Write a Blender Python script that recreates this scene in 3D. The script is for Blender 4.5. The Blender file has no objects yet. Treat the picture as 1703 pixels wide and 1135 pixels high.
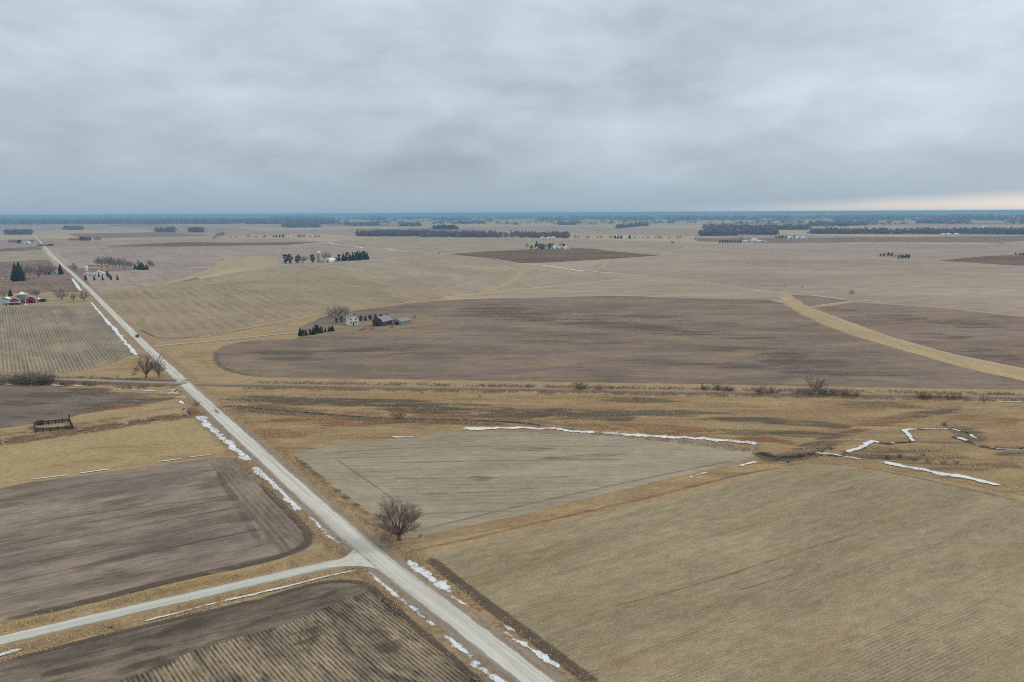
import bpy, bmesh, math, random
import numpy as np
from mathutils import Vector, Matrix, noise as mnoise
from mathutils.geometry import tessellate_polygon

random.seed(7); np.random.seed(7)
S = bpy.context.scene
COL = S.collection
rad = math.radians

# ------------------------------------------------------------------ camera
W0, H0 = 1703.0, 1135.0                    # photograph size, used to turn pixels into ground points
FPX = 28.0 / 36.0 * W0
CAM_H = 75.0
PITCH = math.atan((H0 / 2 - 354.5) / FPX)
ROLL = rad(-0.30)
_f = Vector((0, math.cos(PITCH), -math.sin(PITCH)))
_r0 = Vector((1, 0, 0)); _u0 = Vector((0, math.sin(PITCH), math.cos(PITCH)))
_r = _r0 * math.cos(ROLL) + _u0 * math.sin(ROLL)
_u = _u0 * math.cos(ROLL) - _r0 * math.sin(ROLL)
cd = bpy.data.cameras.new('camera'); cam = bpy.data.objects.new('camera', cd); COL.objects.link(cam)
cd.lens = 28.0; cd.sensor_width = 36.0; cd.clip_start = 0.5; cd.clip_end = 90000
M = Matrix((( _r.x, _u.x, -_f.x, 0), (_r.y, _u.y, -_f.y, 0), (_r.z, _u.z, -_f.z, CAM_H), (0, 0, 0, 1)))
cam.matrix_world = M
S.camera = cam

# ------------------------------------------------------------------ world, sun, exposure
SUN_EL, SUN_AZ = 38.0, 62.0                # azimuth clockwise from the viewing direction (+Y)
EXPOSURE = 0.0
w = bpy.data.worlds.new('World'); S.world = w; w.use_nodes = True
wn = w.node_tree.nodes; wl = w.node_tree.links; wn.clear()

def build_world():
    out = wn.new('ShaderNodeOutputWorld'); bg = wn.new('ShaderNodeBackground'); bg.inputs[1].default_value = 0.1
    sky = wn.new('ShaderNodeTexSky'); sky.sky_type = 'NISHITA'; sky.sun_disc = False
    sky.sun_elevation = rad(SUN_EL); sky.sun_rotation = rad(SUN_AZ)
    tc = wn.new('ShaderNodeTexCoord'); sep = wn.new('ShaderNodeSeparateXYZ'); wl.new(tc.outputs['Generated'], sep.inputs[0])
    def m(op, a, b=None, c=None, clamp=False):
        n = wn.new('ShaderNodeMath'); n.operation = op; n.use_clamp = clamp
        for i, v in enumerate((a, b, c)):
            if v is None: continue
            if isinstance(v, (int, float)): n.inputs[i].default_value = v
            else: wl.new(v, n.inputs[i])
        return n.outputs[0]
    def mixc(f, a, b):
        n = wn.new('ShaderNodeMix'); n.data_type = 'RGBA'
        if isinstance(f, (int, float)): n.inputs[0].default_value = f
        else: wl.new(f, n.inputs[0])
        for i, v in ((6, a), (7, b)):
            if isinstance(v, tuple): n.inputs[i].default_value = (*v, 1)
            else: wl.new(v, n.inputs[i])
        return n.outputs[2]
    def ramp(v, stops, ease='LINEAR'):
        n = wn.new('ShaderNodeValToRGB'); n.color_ramp.interpolation = ease
        el = n.color_ramp.elements
        while len(el) < len(stops): el.new(0.5)
        for e, (p, c) in zip(el, stops): e.position = p; e.color = (*c, 1)
        wl.new(v, n.inputs[0]); return n.outputs[0]
    z = m('MAXIMUM', sep.outputs[2], 0.0)
    def noise(scale, detail, rough, dist, off, flat=3.2):
        mp = wn.new('ShaderNodeMapping'); mp.inputs['Location'].default_value = off; mp.inputs['Scale'].default_value = (1, 1, flat)
        wl.new(tc.outputs['Generated'], mp.inputs[0])
        n = wn.new('ShaderNodeTexNoise'); n.inputs['Scale'].default_value = scale; n.inputs['Detail'].default_value = detail
        n.inputs['Roughness'].default_value = rough; n.inputs['Distortion'].default_value = dist
        wl.new(mp.outputs[0], n.inputs['Vector']); return n.outputs['Fac']
    big = noise(3.8, 5, 0.5, 0.3, (3.1, 1.7, 0.4), 2.4); lump = noise(9.0, 7, 0.52, 0.3, (11.3, 4.2, 2.0), 2.7); broad = noise(1.6, 3, 0.5, 0.2, (7.0, 2.0, 1.0), 2.4)
    g = lambda r_, g_, b_: tuple(10 * ((v / 255 + 0.055) / 1.055) ** 2.4 for v in (r_, g_, b_))
    # the deck seen from below: colour by height above the horizon
    base = ramp(z, [(0.0, g(152, 177, 198)), (0.02, g(163, 182, 197)), (0.07, g(182, 196, 207)), (0.16, g(196, 208, 217)), (0.28, g(206, 217, 226)), (1.0, g(208, 218, 226))])
    hs = wn.new('ShaderNodeMapRange'); hs.inputs[1].default_value = 0.008; hs.inputs[2].default_value = 0.07; wl.new(z, hs.inputs[0])
    d = m('SUBTRACT', big, 0.5); l2 = m('SUBTRACT', lump, 0.5); b3 = m('SUBTRACT', broad, 0.5)
    tot = m('ADD', m('ADD', m('MULTIPLY', d, 0.78), m('MULTIPLY', l2, 0.58)), m('MULTIPLY', b3, 0.30))
    tot = m('MULTIPLY', tot, m('ADD', m('MULTIPLY', hs.outputs[0], 0.85), 0.10))
    fac = m('ADD', tot, 1.0)
    vm = wn.new('ShaderNodeVectorMath'); vm.operation = 'SCALE'; wl.new(base, vm.inputs[0]); wl.new(fac, vm.inputs['Scale'])
    # the clear, warm gap under the deck on the sunward side
    az = m('ARCTAN2', sep.outputs[0], sep.outputs[1])
    ga = wn.new('ShaderNodeMapRange'); ga.interpolation_type = 'SMOOTHSTEP'
    ga.inputs[1].default_value = -0.05; ga.inputs[2].default_value = 0.75; wl.new(az, ga.inputs[0])
    gtop = m('ADD', m('MULTIPLY', ga.outputs[0], 0.018), m('MULTIPLY', d, 0.010))
    gz = m('SUBTRACT', gtop, z)
    gm = wn.new('ShaderNodeMapRange'); gm.interpolation_type = 'SMOOTHSTEP'; gm.inputs[1].default_value = -0.008; gm.inputs[2].default_value = 0.008
    wl.new(gz, gm.inputs[0])
    gf = m('MULTIPLY', gm.outputs[0], m('MULTIPLY', ga.outputs[0], 0.95))
    c = mixc(gf, vm.outputs[0], g(246, 231, 218))
    c = mixc(0.94, sky.outputs[0], c)
    wl.new(c, bg.inputs[0]); wl.new(bg.outputs[0], out.inputs[0])
build_world()

ld = bpy.data.lights.new('sun', 'SUN'); ld.energy = 1.1; ld.angle = rad(20); ld.color = (1.0, 0.95, 0.88)
sun = bpy.data.objects.new('sun', ld); COL.objects.link(sun)
_a = rad(SUN_AZ); _e = rad(SUN_EL)
_d = Vector((math.sin(_a) * math.cos(_e), math.cos(_a) * math.cos(_e), math.sin(_e)))
sun.rotation_euler = (-_d).to_track_quat('-Z', 'Y').to_euler(); sun.location = (0, 0, 200)

S.view_settings.view_transform = 'Standard'; S.view_settings.look = 'None'; S.view_settings.gamma = 1
S.view_settings.exposure = EXPOSURE; S.view_settings.use_curve_mapping = False
S.render.engine = 'CYCLES'
S.cycles.use_denoising = False; S.cycles.max_bounces = 5; S.cycles.diffuse_bounces = 2; S.cycles.glossy_bounces = 2
S.cycles.transparent_max_bounces = 12; S.cycles.volume_bounces = 0; S.cycles.caustics_reflective = False; S.cycles.filter_width = 1.05

# ------------------------------------------------------------------ helpers
def G(px, py, z=0.0):
    """photograph pixel -> point of the plain (height z)"""
    d = _f + _r * ((px - W0 / 2) / FPX) + _u * ((H0 / 2 - py) / FPX)
    t = (CAM_H - z) / max(-d.z, 1e-4)
    return Vector((d.x * t, d.y * t, z))
def px_per_m(p):
    d = (p - Vector((0, 0, CAM_H))).dot(_f)
    return FPX / d
E_LIT = (0.715, 0.79, 0.905)                # light that a flat surface gets here, per channel
HAZE_D = 1.2e-4; AIR = (0.10, 0.22, 0.34)
def lin(c, far=0.0):
    """photograph colour -> base colour; far = distance in metres, taking the air in between off again"""
    t = math.exp(-HAZE_D * far); out = []
    for v, e, a in zip(c, E_LIT, AIR):
        x = ((v / 255 + 0.055) / 1.055) ** 2.4
        out.append(min(0.9, max(0.01, (x - (1 - t) * a) / t / e)))
    return tuple(out)
def heading(a, b):
    p, q = G(*a), G(*b); return math.atan2(q.y - p.y, q.x - p.x)
ROAD_A = heading((310, 644), (148, 483))
CROSS_A = heading((0, 1068.5), (559, 938))

def tag(o, label, cat=None, group=None, kind=None):
    o['label'] = label
    if cat: o['category'] = cat
    if group: o['group'] = group
    if kind: o['kind'] = kind
    return o
def mesh_obj(name, verts, faces, mat, parent=None, smooth=False):
    me = bpy.data.meshes.new(name)
    if isinstance(verts, np.ndarray): verts = verts.tolist()
    if isinstance(faces, np.ndarray): faces = faces.tolist()
    me.from_pydata([tuple(v) for v in verts], [], faces); me.update()
    if mat: me.materials.append(mat)
    if smooth:
        me.polygons.foreach_set('use_smooth', [True] * len(me.polygons))
    o = bpy.data.objects.new(name, me); COL.objects.link(o)
    if parent: o.parent = parent
    return o
def empty(name, loc, rz=0):
    e = bpy.data.objects.new(name, None); COL.objects.link(e); e.location = loc; e.rotation_euler = (0, 0, rz)
    e.empty_display_size = 0.5
    return e

class MB:
    def __init__(s): s.v = []; s.f = []
    def box(s, x0, x1, y0, y1, z0, z1):
        n = len(s.v)
        s.v += [(x0,y0,z0),(x1,y0,z0),(x1,y1,z0),(x0,y1,z0),(x0,y0,z1),(x1,y0,z1),(x1,y1,z1),(x0,y1,z1)]
        s.f += [[n+a for a in q] for q in ((3,2,1,0),(4,5,6,7),(0,1,5,4),(1,2,6,5),(2,3,7,6),(3,0,4,7))]
        return s
    def tube(s, p, q, r0, r1, k=6, cap=True):
        p = Vector(p); q = Vector(q); d = (q - p).normalized()
        a = d.orthogonal().normalized(); b = d.cross(a); n = len(s.v)
        for c, r in ((p, r0), (q, r1)):
            for i in range(k):
                t = 2 * math.pi * i / k; s.v.append(tuple(c + a * (r * math.cos(t)) + b * (r * math.sin(t))))
        for i in range(k):
            j = (i + 1) % k; s.f.append([n+i, n+j, n+k+j, n+k+i])
        if cap: s.f.append([n+k+i for i in range(k)]); s.f.append([n+k-1-i for i in range(k)])
        return s
    def lathe(s, prof, k=20):
        n = len(s.v)
        for r, z in prof:
            for i in range(k):
                t = 2 * math.pi * i / k; s.v.append((r * math.cos(t), r * math.sin(t), z))
        for a in range(len(prof) - 1):
            for i in range(k):
                j = (i + 1) % k; s.f.append([n+a*k+i, n+a*k+j, n+(a+1)*k+j, n+(a+1)*k+i])
        return s
    def prism(s, prof, y0, y1):                 # closed outline in x,z extruded along y
        n = len(s.v); k = len(prof)
        s.v += [(x, y0, z) for x, z in prof] + [(x, y1, z) for x, z in prof]
        for i in range(k):
            j = (i + 1) % k; s.f.append([n+i, n+j, n+k+j, n+k+i])
        s.f.append([n+k-1-i for i in range(k)]); s.f.append([n+k+i for i in range(k)])
        return s
    def build(s, name, mat, parent=None, smooth=False): return mesh_obj(name, s.v, s.f, mat, parent, smooth)

# ------------------------------------------------------------------ materials
class NT:
    def __init__(s, name):
        s.mat = bpy.data.materials.new(name); s.mat.use_nodes = True
        s.n = s.mat.node_tree.nodes; s.l = s.mat.node_tree.links; s.n.clear()
        s.out = s.n.new('ShaderNodeOutputMaterial'); s.bsdf = s.n.new('ShaderNodeBsdfPrincipled')
        s.bsdf.inputs['Roughness'].default_value = 0.95; s.bsdf.inputs['Specular IOR Level'].default_value = 0.12
        s.l.new(s.bsdf.outputs[0], s.out.inputs[0])
        s.pos = s.n.new('ShaderNodeNewGeometry').outputs['Position']
    def put(s, sock, v):
        if isinstance(v, (int, float)): sock.default_value = v
        elif isinstance(v, tuple): sock.default_value = (*v, 1) if len(sock.default_value) == 4 else v
        else: s.l.new(v, sock)
    def m(s, op, a, b=None, c=None, clamp=False):
        n = s.n.new('ShaderNodeMath'); n.operation = op; n.use_clamp = clamp
        for i, v in enumerate((a, b, c)):
            if v is not None: s.put(n.inputs[i], v)
        return n.outputs[0]
    def mix(s, f, a, b, mode='MIX'):
        n = s.n.new('ShaderNodeMix'); n.data_type = 'RGBA'; n.blend_type = mode
        s.put(n.inputs[0], f); s.put(n.inputs[6], a); s.put(n.inputs[7], b); return n.outputs[2]
    def rng(s, v, a, b, lo=0.0, hi=1.0, smooth=True):
        n = s.n.new('ShaderNodeMapRange'); n.interpolation_type = 'SMOOTHSTEP' if smooth else 'LINEAR'
        s.put(n.inputs[0], v)
        for i, x in ((1, a), (2, b), (3, lo), (4, hi)): n.inputs[i].default_value = x
        return n.outputs[0]
    def rot(s, v, ang):
        n = s.n.new('ShaderNodeVectorRotate'); n.rotation_type = 'Z_AXIS'; s.put(n.inputs[0], v); n.inputs['Angle'].default_value = -ang; return n.outputs[0]
    def scale(s, v, sc, off=(0, 0, 0)):
        n = s.n.new('ShaderNodeMapping'); s.put(n.inputs[0], v); n.inputs['Scale'].default_value = sc; n.inputs['Location'].default_value = off; return n.outputs[0]
    def noise(s, v, scale=1.0, detail=4, rough=0.55, dist=0.0):
        n = s.n.new('ShaderNodeTexNoise'); s.put(n.inputs['Vector'], v); n.inputs['Scale'].default_value = scale
        n.inputs['Detail'].default_value = detail; n.inputs['Roughness'].default_value = rough; n.inputs['Distortion'].default_value = dist
        return n.outputs['Fac']
    def col(s, c): s.put(s.bsdf.inputs['Base Color'], c)
    def bump(s, h, strength, dist=0.1):
        b = s.n.new('ShaderNodeBump'); b.inputs['Strength'].default_value = strength; b.inputs['Distance'].default_value = dist
        s.put(b.inputs['Height'], h); s.l.new(b.outputs[0], s.bsdf.inputs['Normal'])
    def attr(s, name):
        n = s.n.new('ShaderNodeAttribute'); n.attribute_name = name; return n.outputs['Fac']
    def scaled(s, c, f):
        n = s.n.new('ShaderNodeVectorMath'); n.operation = 'SCALE'; s.put(n.inputs[0], c); s.put(n.inputs['Scale'], f); return n.outputs[0]

def field_mat(name, lo, hi, ang, mott=45.0, streak=(70.0, 2.2), streak_amt=0.35, row=0.0, row_amt=0.0, row_mask=(0.35, 0.6),
              speck=0.16, clump=0.16, tint=None, tint_amt=0.5, seed=0.0, wob=0.25, far=0.0, grain=1.0, dash=0.0, coarse=0.10):
    """harvested or tilled soil; lengths in metres, streaks and rows run along 'ang'"""
    t = NT(name); P = t.rot(t.pos, ang)
    off = (seed * 37.0, seed * 91.0, 0)
    L = lambda c: lin(c, far)
    Q = t.scale(P, (1 / mott * 0.55, 1 / mott, 1), off)
    n1 = t.rng(t.noise(Q, 1.0, 7, 0.62, 0.5), 0.34, 0.66)
    c = t.mix(n1, L(lo), L(hi))
    if tint:
        nt = t.rng(t.noise(t.scale(P, (1 / (mott * 1.1), 1 / (mott * .4), 1), (seed * 13 + 5, 3, 0)), 1.0, 7, 0.65, 0.4), 0.46, 0.66)
        c = t.mix(t.m('MULTIPLY', nt, tint_amt), c, L(tint))
    def wave(f, vec, amt, detail=5, rough=0.65, lo_=0.32, hi_=0.68):
        n = t.rng(t.noise(vec, 1.0, detail, rough), lo_, hi_, -amt, amt, smooth=False)
        return t.m('MULTIPLY', f, t.m('ADD', 1.0, n)), n
    # streaks come in groups, not everywhere
    n2 = t.rng(t.noise(t.scale(P, (1 / streak[0], 1 / streak[1], 1), (seed * 7, seed * 5, 0)), 1.0, 6, 0.62, 0.3), 0.50, 0.72)
    gate = t.rng(t.noise(t.scale(P, (1 / (mott * 2.2), 1 / mott, 1), (seed * 3 + 9, 1, 0)), 1.0, 5, 0.6), 0.36, 0.62, 0.15, 1.0)
    f = t.m('SUBTRACT', 1.0, t.m('MULTIPLY', t.m('MULTIPLY', n2, gate), streak_amt))
    g = grain
    f, _ = wave(f, t.scale(P, (1 / (26 * g), 1 / (9 * g), 1), (seed, 2, 0)), coarse)
    f, n3 = wave(f, t.scale(P, (1 / (4.5 * g), 1 / (1.7 * g), 1)), clump)
    f, n4 = wave(f, t.scale(P, (1.9 / g, 2.6 / g, 1)), speck, 4, 0.75)
    hgt = t.m('ADD', n3, n4)
    sepn = t.n.new('ShaderNodeSeparateXYZ'); t.l.new(P, sepn.inputs[0])
    if row_amt:
        wv = t.m('MULTIPLY', t.m('SUBTRACT', t.noise(t.scale(P, (1 / 22, 1 / 6, 1)), 1.0, 4, 0.6), 0.5), wob * row * 4)
        ph = t.m('MULTIPLY', t.m('ADD', sepn.outputs[1], wv), 2 * math.pi / row)
        wv2 = t.m('MULTIPLY_ADD', t.m('SINE', ph), 0.5, 0.5)
        brk = t.rng(t.noise(t.scale(P, (1 / 2.4, 1 / (row * .9), 1), (2, 8, 0)), 1.0, 4, 0.65), 0.3, 0.62, 0.3, 1.0)
        mk = t.rng(t.noise(t.scale(P, (1 / 50, 1 / (row * 9), 1), (4 + seed, 6, 0)), 1.0, 5, 0.6), row_mask[0], row_mask[1], 0.06, 1.0)
        k = t.m('MULTIPLY', t.m('MULTIPLY', wv2, brk), t.m('MULTIPLY', mk, row_amt))
        f = t.m('MULTIPLY', f, t.m('SUBTRACT', 1.0, k)); hgt = t.m('SUBTRACT', hgt, k)
    if dash:
        dn = t.rng(t.noise(t.scale(P, (1 / 3.5, 1 / .55, 1), (seed, 44, 0)), 1.0, 4, 0.6), 0.66, 0.74)
        dg = t.rng(t.noise(t.scale(P, (1 / 30, 1 / 8, 1), (seed, 84, 0)), 1.0, 4, 0.6), 0.45, 0.62, 0.1, 1.0)
        f = t.m('MULTIPLY', f, t.m('SUBTRACT', 1.0, t.m('MULTIPLY', t.m('MULTIPLY', dn, dg), dash)))
    t.col(t.scaled(c, f)); t.bump(hgt, 0.3, 0.2)
    return t.mat

def grass_mat(name, a, b, c_red, dark, ang=0.0, red=(0.5, 0.66), drk=(0.58, 0.74), drk_amt=0.7, seed=0.0, stretch=3.0):
    t = NT(name); P = t.rot(t.pos, ang)
    n1 = t.rng(t.noise(t.scale(P, (1 / 22, 1 / 11, 1), (seed * 11, seed * 17, 0)), 1.0, 6, 0.62, 0.3), 0.33, 0.67)
    c = t.mix(n1, lin(a), lin(b))
    n2 = t.rng(t.noise(t.scale(P, (1 / (9 * stretch), 1 / 9, 1), (seed * 5 + 31, 4, 0)), 1.0, 6, 0.62, 0.5), red[0], red[1])
    c = t.mix(t.m('MULTIPLY', n2, 0.75), c, lin(c_red))
    n3 = t.rng(t.noise(t.scale(P, (1 / (12 * stretch), 1 / 7, 1), (seed * 3 + 71, 14, 0)), 1.0, 7, 0.65, 0.4), drk[0], drk[1])
    c = t.mix(t.m('MULTIPLY', n3, drk_amt), c, lin(dark))
    n4 = t.noise(t.pos, 0.55, 6, 0.7); n5 = t.noise(t.pos, 2.6, 3, 0.7)
    f = t.rng(n4, 0.28, 0.72, 0.74, 1.22, smooth=False); f = t.m('MULTIPLY', f, t.rng(n5, 0.28, 0.72, 0.78, 1.2, smooth=False))
    t.col(t.scaled(c, f)); t.bump(n4, 0.5, 0.5)
    return t.mat

def plain(name, rgb, rough=0.8, var=0.12, scale=1.5, spec=0.2, far=0.0, metal=0.0):
    t = NT(name); n = t.noise(t.pos, scale, 4, 0.6)
    t.col(t.scaled(lin(rgb, far), t.m('ADD', 1 - var, t.m('MULTIPLY', n, var * 2))))
    t.bsdf.inputs['Roughness'].default_value = rough; t.bsdf.inputs['Specular IOR Level'].default_value = spec; t.bsdf.inputs['Metallic'].default_value = metal
    return t.mat

def road_mat(name, rgb, edge):
    t = NT(name)                                   # 'u' runs across the road 0..1, 'along' in metres
    u = t.attr('u'); al = t.attr('along')
    cmb = t.n.new('ShaderNodeCombineXYZ'); t.l.new(al, cmb.inputs[0]); t.l.new(u, cmb.inputs[1])
    V = cmb.outputs[0]
    tr = t.noise(t.scale(V, (1 / 60, 9.0, 1)), 1.0, 4, 0.6, 0.1)
    pat = t.noise(t.pos, 0.25, 5, 0.6); fine = t.noise(t.pos, 3.0, 3, 0.7)
    f = t.m('ADD', 0.72, t.m('MULTIPLY', t.rng(tr, 0.36, 0.62), 0.28))
    f = t.m('MULTIPLY', f, t.m('ADD', 0.86, t.m('MULTIPLY', pat, 0.26)))
    f = t.m('MULTIPLY', f, t.m('ADD', 0.9, t.m('MULTIPLY', fine, 0.2)))
    c = lin(rgb)
    d = t.m('ABSOLUTE', t.m('SUBTRACT', u, 0.5))
    e = t.rng(t.m('ADD', d, t.m('MULTIPLY', t.m('SUBTRACT', t.noise(t.pos, 0.4, 5, 0.65), 0.5), 0.22)), 0.37, 0.47)
    cc = t.mix(e, c, lin(edge))
    t.col(t.scaled(cc, f)); t.bump(fine, 0.2, 0.05)
    return t.mat

def patch_mat(name, rgb, soft=(0.55, 2.0), nscale=(0.03, 0.1), ang=0.0, amt=1.0, hi=None):
    """a ground stain whose ragged edge is broken up by noise: what lies under it shows between"""
    t = NT(name); P = t.rot(t.pos, ang)
    n = t.noise(t.scale(P, (nscale[0], nscale[1], 1)), 1.0, 8, 0.68, 0.6); a = t.attr('a')
    a2 = t.rng(a, 0.0, 0.55)
    v = t.m('ADD', a2, t.m('MULTIPLY', t.m('SUBTRACT', n, 0.5), 6.5))
    al = t.m('MULTIPLY', t.m('MULTIPLY', t.rng(v, soft[0], soft[1]), a2), amt)
    fine = t.noise(t.pos, 1.2, 5, 0.7)
    cc = t.mix(t.noise(t.pos, 0.15, 4, 0.6), lin(rgb), lin(hi or rgb))
    t.col(t.scaled(cc, t.m('ADD', 0.7, t.m('MULTIPLY', fine, 0.6))))
    tr = t.n.new('ShaderNodeBsdfTransparent'); mx = t.n.new('ShaderNodeMixShader')
    t.l.new(al, mx.inputs[0]); t.l.new(tr.outputs[0], mx.inputs[1]); t.l.new(t.bsdf.outputs[0], mx.inputs[2]); t.l.new(mx.outputs[0], t.out.inputs[0])
    return t.mat

def bark_mat(name, a, b):
    t = NT(name); oi = t.n.new('ShaderNodeObjectInfo').outputs['Random']
    n = t.noise(t.pos, 0.6, 4, 0.6)
    c = t.mix(t.m('ADD', t.m('MULTIPLY', n, 0.7), t.m('MULTIPLY', oi, 0.3)), lin(a), lin(b)); t.col(c); return t.mat
def needle_mat(name, a, b):
    t = NT(name); oi = t.n.new('ShaderNodeObjectInfo').outputs['Random']
    n = t.noise(t.pos, 0.5, 4, 0.7)
    c = t.mix(t.m('ADD', t.m('MULTIPLY', n, 0.75), t.m('MULTIPLY', oi, 0.25)), lin(a), lin(b)); t.col(c); return t.mat

MT = {}
MT['bark'] = bark_mat('bark', (88, 80, 74), (122, 113, 105))
MT['twig'] = bark_mat('twig', (112, 97, 92), (140, 123, 115))
MT['twig_grey'] = bark_mat('twig_grey', (112, 104, 102), (142, 132, 128))
MT['twig_dark'] = bark_mat('twig_dark', (106, 96, 96), (134, 123, 118))
MT['brush_red'] = bark_mat('brush_red', (124, 98, 86), (152, 124, 106))
MT['needle'] = needle_mat('needle', (32, 41, 34), (58, 68, 50))
MT['needle_green'] = needle_mat('needle_green', (40, 56, 38), (72, 88, 58))
MT['woods'] = bark_mat('woods', (92, 82, 104), (118, 106, 122))  # twigs tinted purple: part of the distance haze is put into this colour
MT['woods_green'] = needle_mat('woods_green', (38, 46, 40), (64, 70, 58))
MT['white'] = plain('white_paint', (226, 228, 228), 0.6, 0.06)
MT['white2'] = plain('white_metal', (214, 220, 222), 0.45, 0.08, spec=0.4)
MT['cream'] = plain('cream_paint', (204, 190, 160), 0.7, 0.08)
MT['red'] = plain('barn_red', (146, 44, 56), 0.75, 0.18)
MT['redd'] = plain('barn_red_dark', (104, 30, 42), 0.75, 0.15)
MT['roofg'] = plain('roof_grey', (128, 130, 136), 0.6, 0.12)
MT['roofp'] = plain('roof_purple_grey', (104, 92, 102), 0.7, 0.12)
MT['roofb'] = plain('roof_brown', (124, 106, 98), 0.8, 0.12)
MT['roofblue'] = plain('roof_blue_grey', (120, 146, 164), 0.5, 0.1)
MT['teal'] = plain('teal_wall', (156, 190, 198), 0.6, 0.08)
MT['binw'] = plain('bin_steel', (120, 132, 130), 0.4, 0.12, spec=0.5)
MT['silo'] = plain('silo_concrete', (150, 148, 150), 0.8, 0.1)
MT['dark'] = plain('dark_opening', (30, 28, 30), 0.7, 0.05)
MT['glass'] = plain('window_glass', (52, 60, 68), 0.15, 0.05, spec=0.6)
MT['wood'] = plain('weathered_wood', (62, 62, 64), 0.9, 0.2)
MT['wood_red'] = plain('red_painted_steel', (110, 38, 38), 0.6, 0.15)
MT['rubber'] = plain('rubber', (36, 36, 38), 0.9, 0.05)
MT['rim'] = plain('wheel_rim', (150, 152, 156), 0.35, 0.05, spec=0.5)
MT['car_dark'] = plain('car_paint_dark', (46, 50, 58), 0.25, 0.04, spec=0.6)
MT['car_white'] = plain('car_paint_white', (224, 226, 228), 0.25, 0.04, spec=0.6)
MT['lamp_red'] = plain('lamp_red', (140, 30, 30), 0.3, 0.04)
MT['lamp_clear'] = plain('lamp_clear', (210, 212, 210), 0.2, 0.04)
MT['rock'] = plain('rock', (176, 170, 160), 0.9, 0.2, 2.0)
MT['rock_dark'] = plain('rock_dark', (116, 108, 100), 0.9, 0.25, 2.0)
MT['concrete'] = plain('concrete', (150, 146, 138), 0.9, 0.15, 1.0)
def snow_mat():
    """old crusted snow: ragged, holed rim ('a' falls to 0 there), dirty thin spots"""
    t = NT('snow'); n = t.noise(t.pos, 1.1, 5, 0.65); a = t.attr('a')
    t.col(t.mix(t.rng(n, 0.44, 0.74), (0.88, 0.89, 0.90), (0.66, 0.64, 0.61))); t.bump(n, 0.4, 0.2); t.bsdf.inputs['Roughness'].default_value = 0.7
    v = t.m('ADD', a, t.m('MULTIPLY', t.m('SUBTRACT', t.noise(t.pos, 0.55, 7, 0.66), 0.5), 3.0)); al = t.rng(v, 0.10, 0.62)
    tr = t.n.new('ShaderNodeBsdfTransparent'); mx = t.n.new('ShaderNodeMixShader')
    t.l.new(al, mx.inputs[0]); t.l.new(tr.outputs[0], mx.inputs[1]); t.l.new(t.bsdf.outputs[0], mx.inputs[2]); t.l.new(mx.outputs[0], t.out.inputs[0])
    return t.mat
MT['snow'] = snow_mat()
def water_mat():
    t = NT('creek_water'); n = t.noise(t.pos, 0.5, 4, 0.6)
    t.col(t.mix(n, (0.012, 0.012, 0.012), (0.05, 0.043, 0.035))); t.bsdf.inputs['Roughness'].default_value = 0.6; t.bsdf.inputs['Specular IOR Level'].default_value = 0.06; return t.mat
MT['water'] = water_mat()

# ------------------------------------------------------------------ ground sheets
LAYER = [0]
def resample(pts, step, jit, closed=True):
    out = []; n = len(pts)
    for i in range(n if closed else n - 1):
        a, b = pts[i], pts[(i + 1) % n]; L = (b - a).length
        s_ = step(a, b) if callable(step) else step
        k = max(1, int(L / s_)); d = (b - a) / max(L, 1e-6); nn = Vector((-d.y, d.x, 0))
        for j in range(k):
            p = a.lerp(b, j / k); e = math.sin(math.pi * j / k) if k > 1 else 0
            dist = p.length; amp = jit * (0.5 + dist / 600)
            v = mnoise.noise(Vector((p.x / 17, p.y / 17, 3.3))) + 0.6 * mnoise.noise(Vector((p.x / 4, p.y / 4, 7.7)))
            out.append(p + nn * (v * amp * min(1, e * 3)))
    if not closed: out.append(pts[-1].copy())
    return out
def smooth_poly(pts, it=1, closed=True):
    for _ in range(it):
        out = []; n = len(pts)
        for i in range(n if closed else n - 1):
            a, b = pts[i], pts[(i + 1) % n]; out += [a.lerp(b, 0.25), a.lerp(b, 0.75)]
        if not closed: out = [pts[0]] + out + [pts[-1]]
        pts = out
    return pts
def sheet(name, pxs, mat, label, cat, z, smooth=0, jit=0.8, kind='structure', world=False):
    LAYER[0] += 1; z = z + LAYER[0] * 0.0006
    pts = [Vector(p) for p in pxs] if world else [G(*p) for p in pxs]
    if smooth: pts = smooth_poly(pts, smooth)
    pts = resample(pts, lambda a, b: max(3.0, 0.006 * min(a.length, b.length)), jit)
    tri = tessellate_polygon([[Vector((p.x, p.y, 0)) for p in pts]])
    o = mesh_obj(name, [(p.x, p.y, z) for p in pts], [list(t) for t in tri], mat)
    me = o.data; bm = bmesh.new(); bm.from_mesh(me)
    for f in bm.faces:
        if f.normal.z < 0: f.normal_flip()
    bm.to_mesh(me); bm.free()
    return tag(o, label, cat, kind=kind)
def path_points(pxs, step, sm=2, world=False):
    pts = [Vector(p) for p in pxs] if world else [G(*p) for p in pxs]
    if sm: pts = smooth_poly(pts, sm, closed=False)
    return resample(pts, step, 0.0, closed=False)
def normals2(pts):
    out = []
    for i in range(len(pts)):
        a = pts[max(0, i - 1)]; b = pts[min(len(pts) - 1, i + 1)]; d = (b - a); d.z = 0
        d = d.normalized() if d.length > 1e-6 else Vector((1, 0, 0)); out.append(Vector((-d.y, d.x, 0)))
    return out
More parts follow.
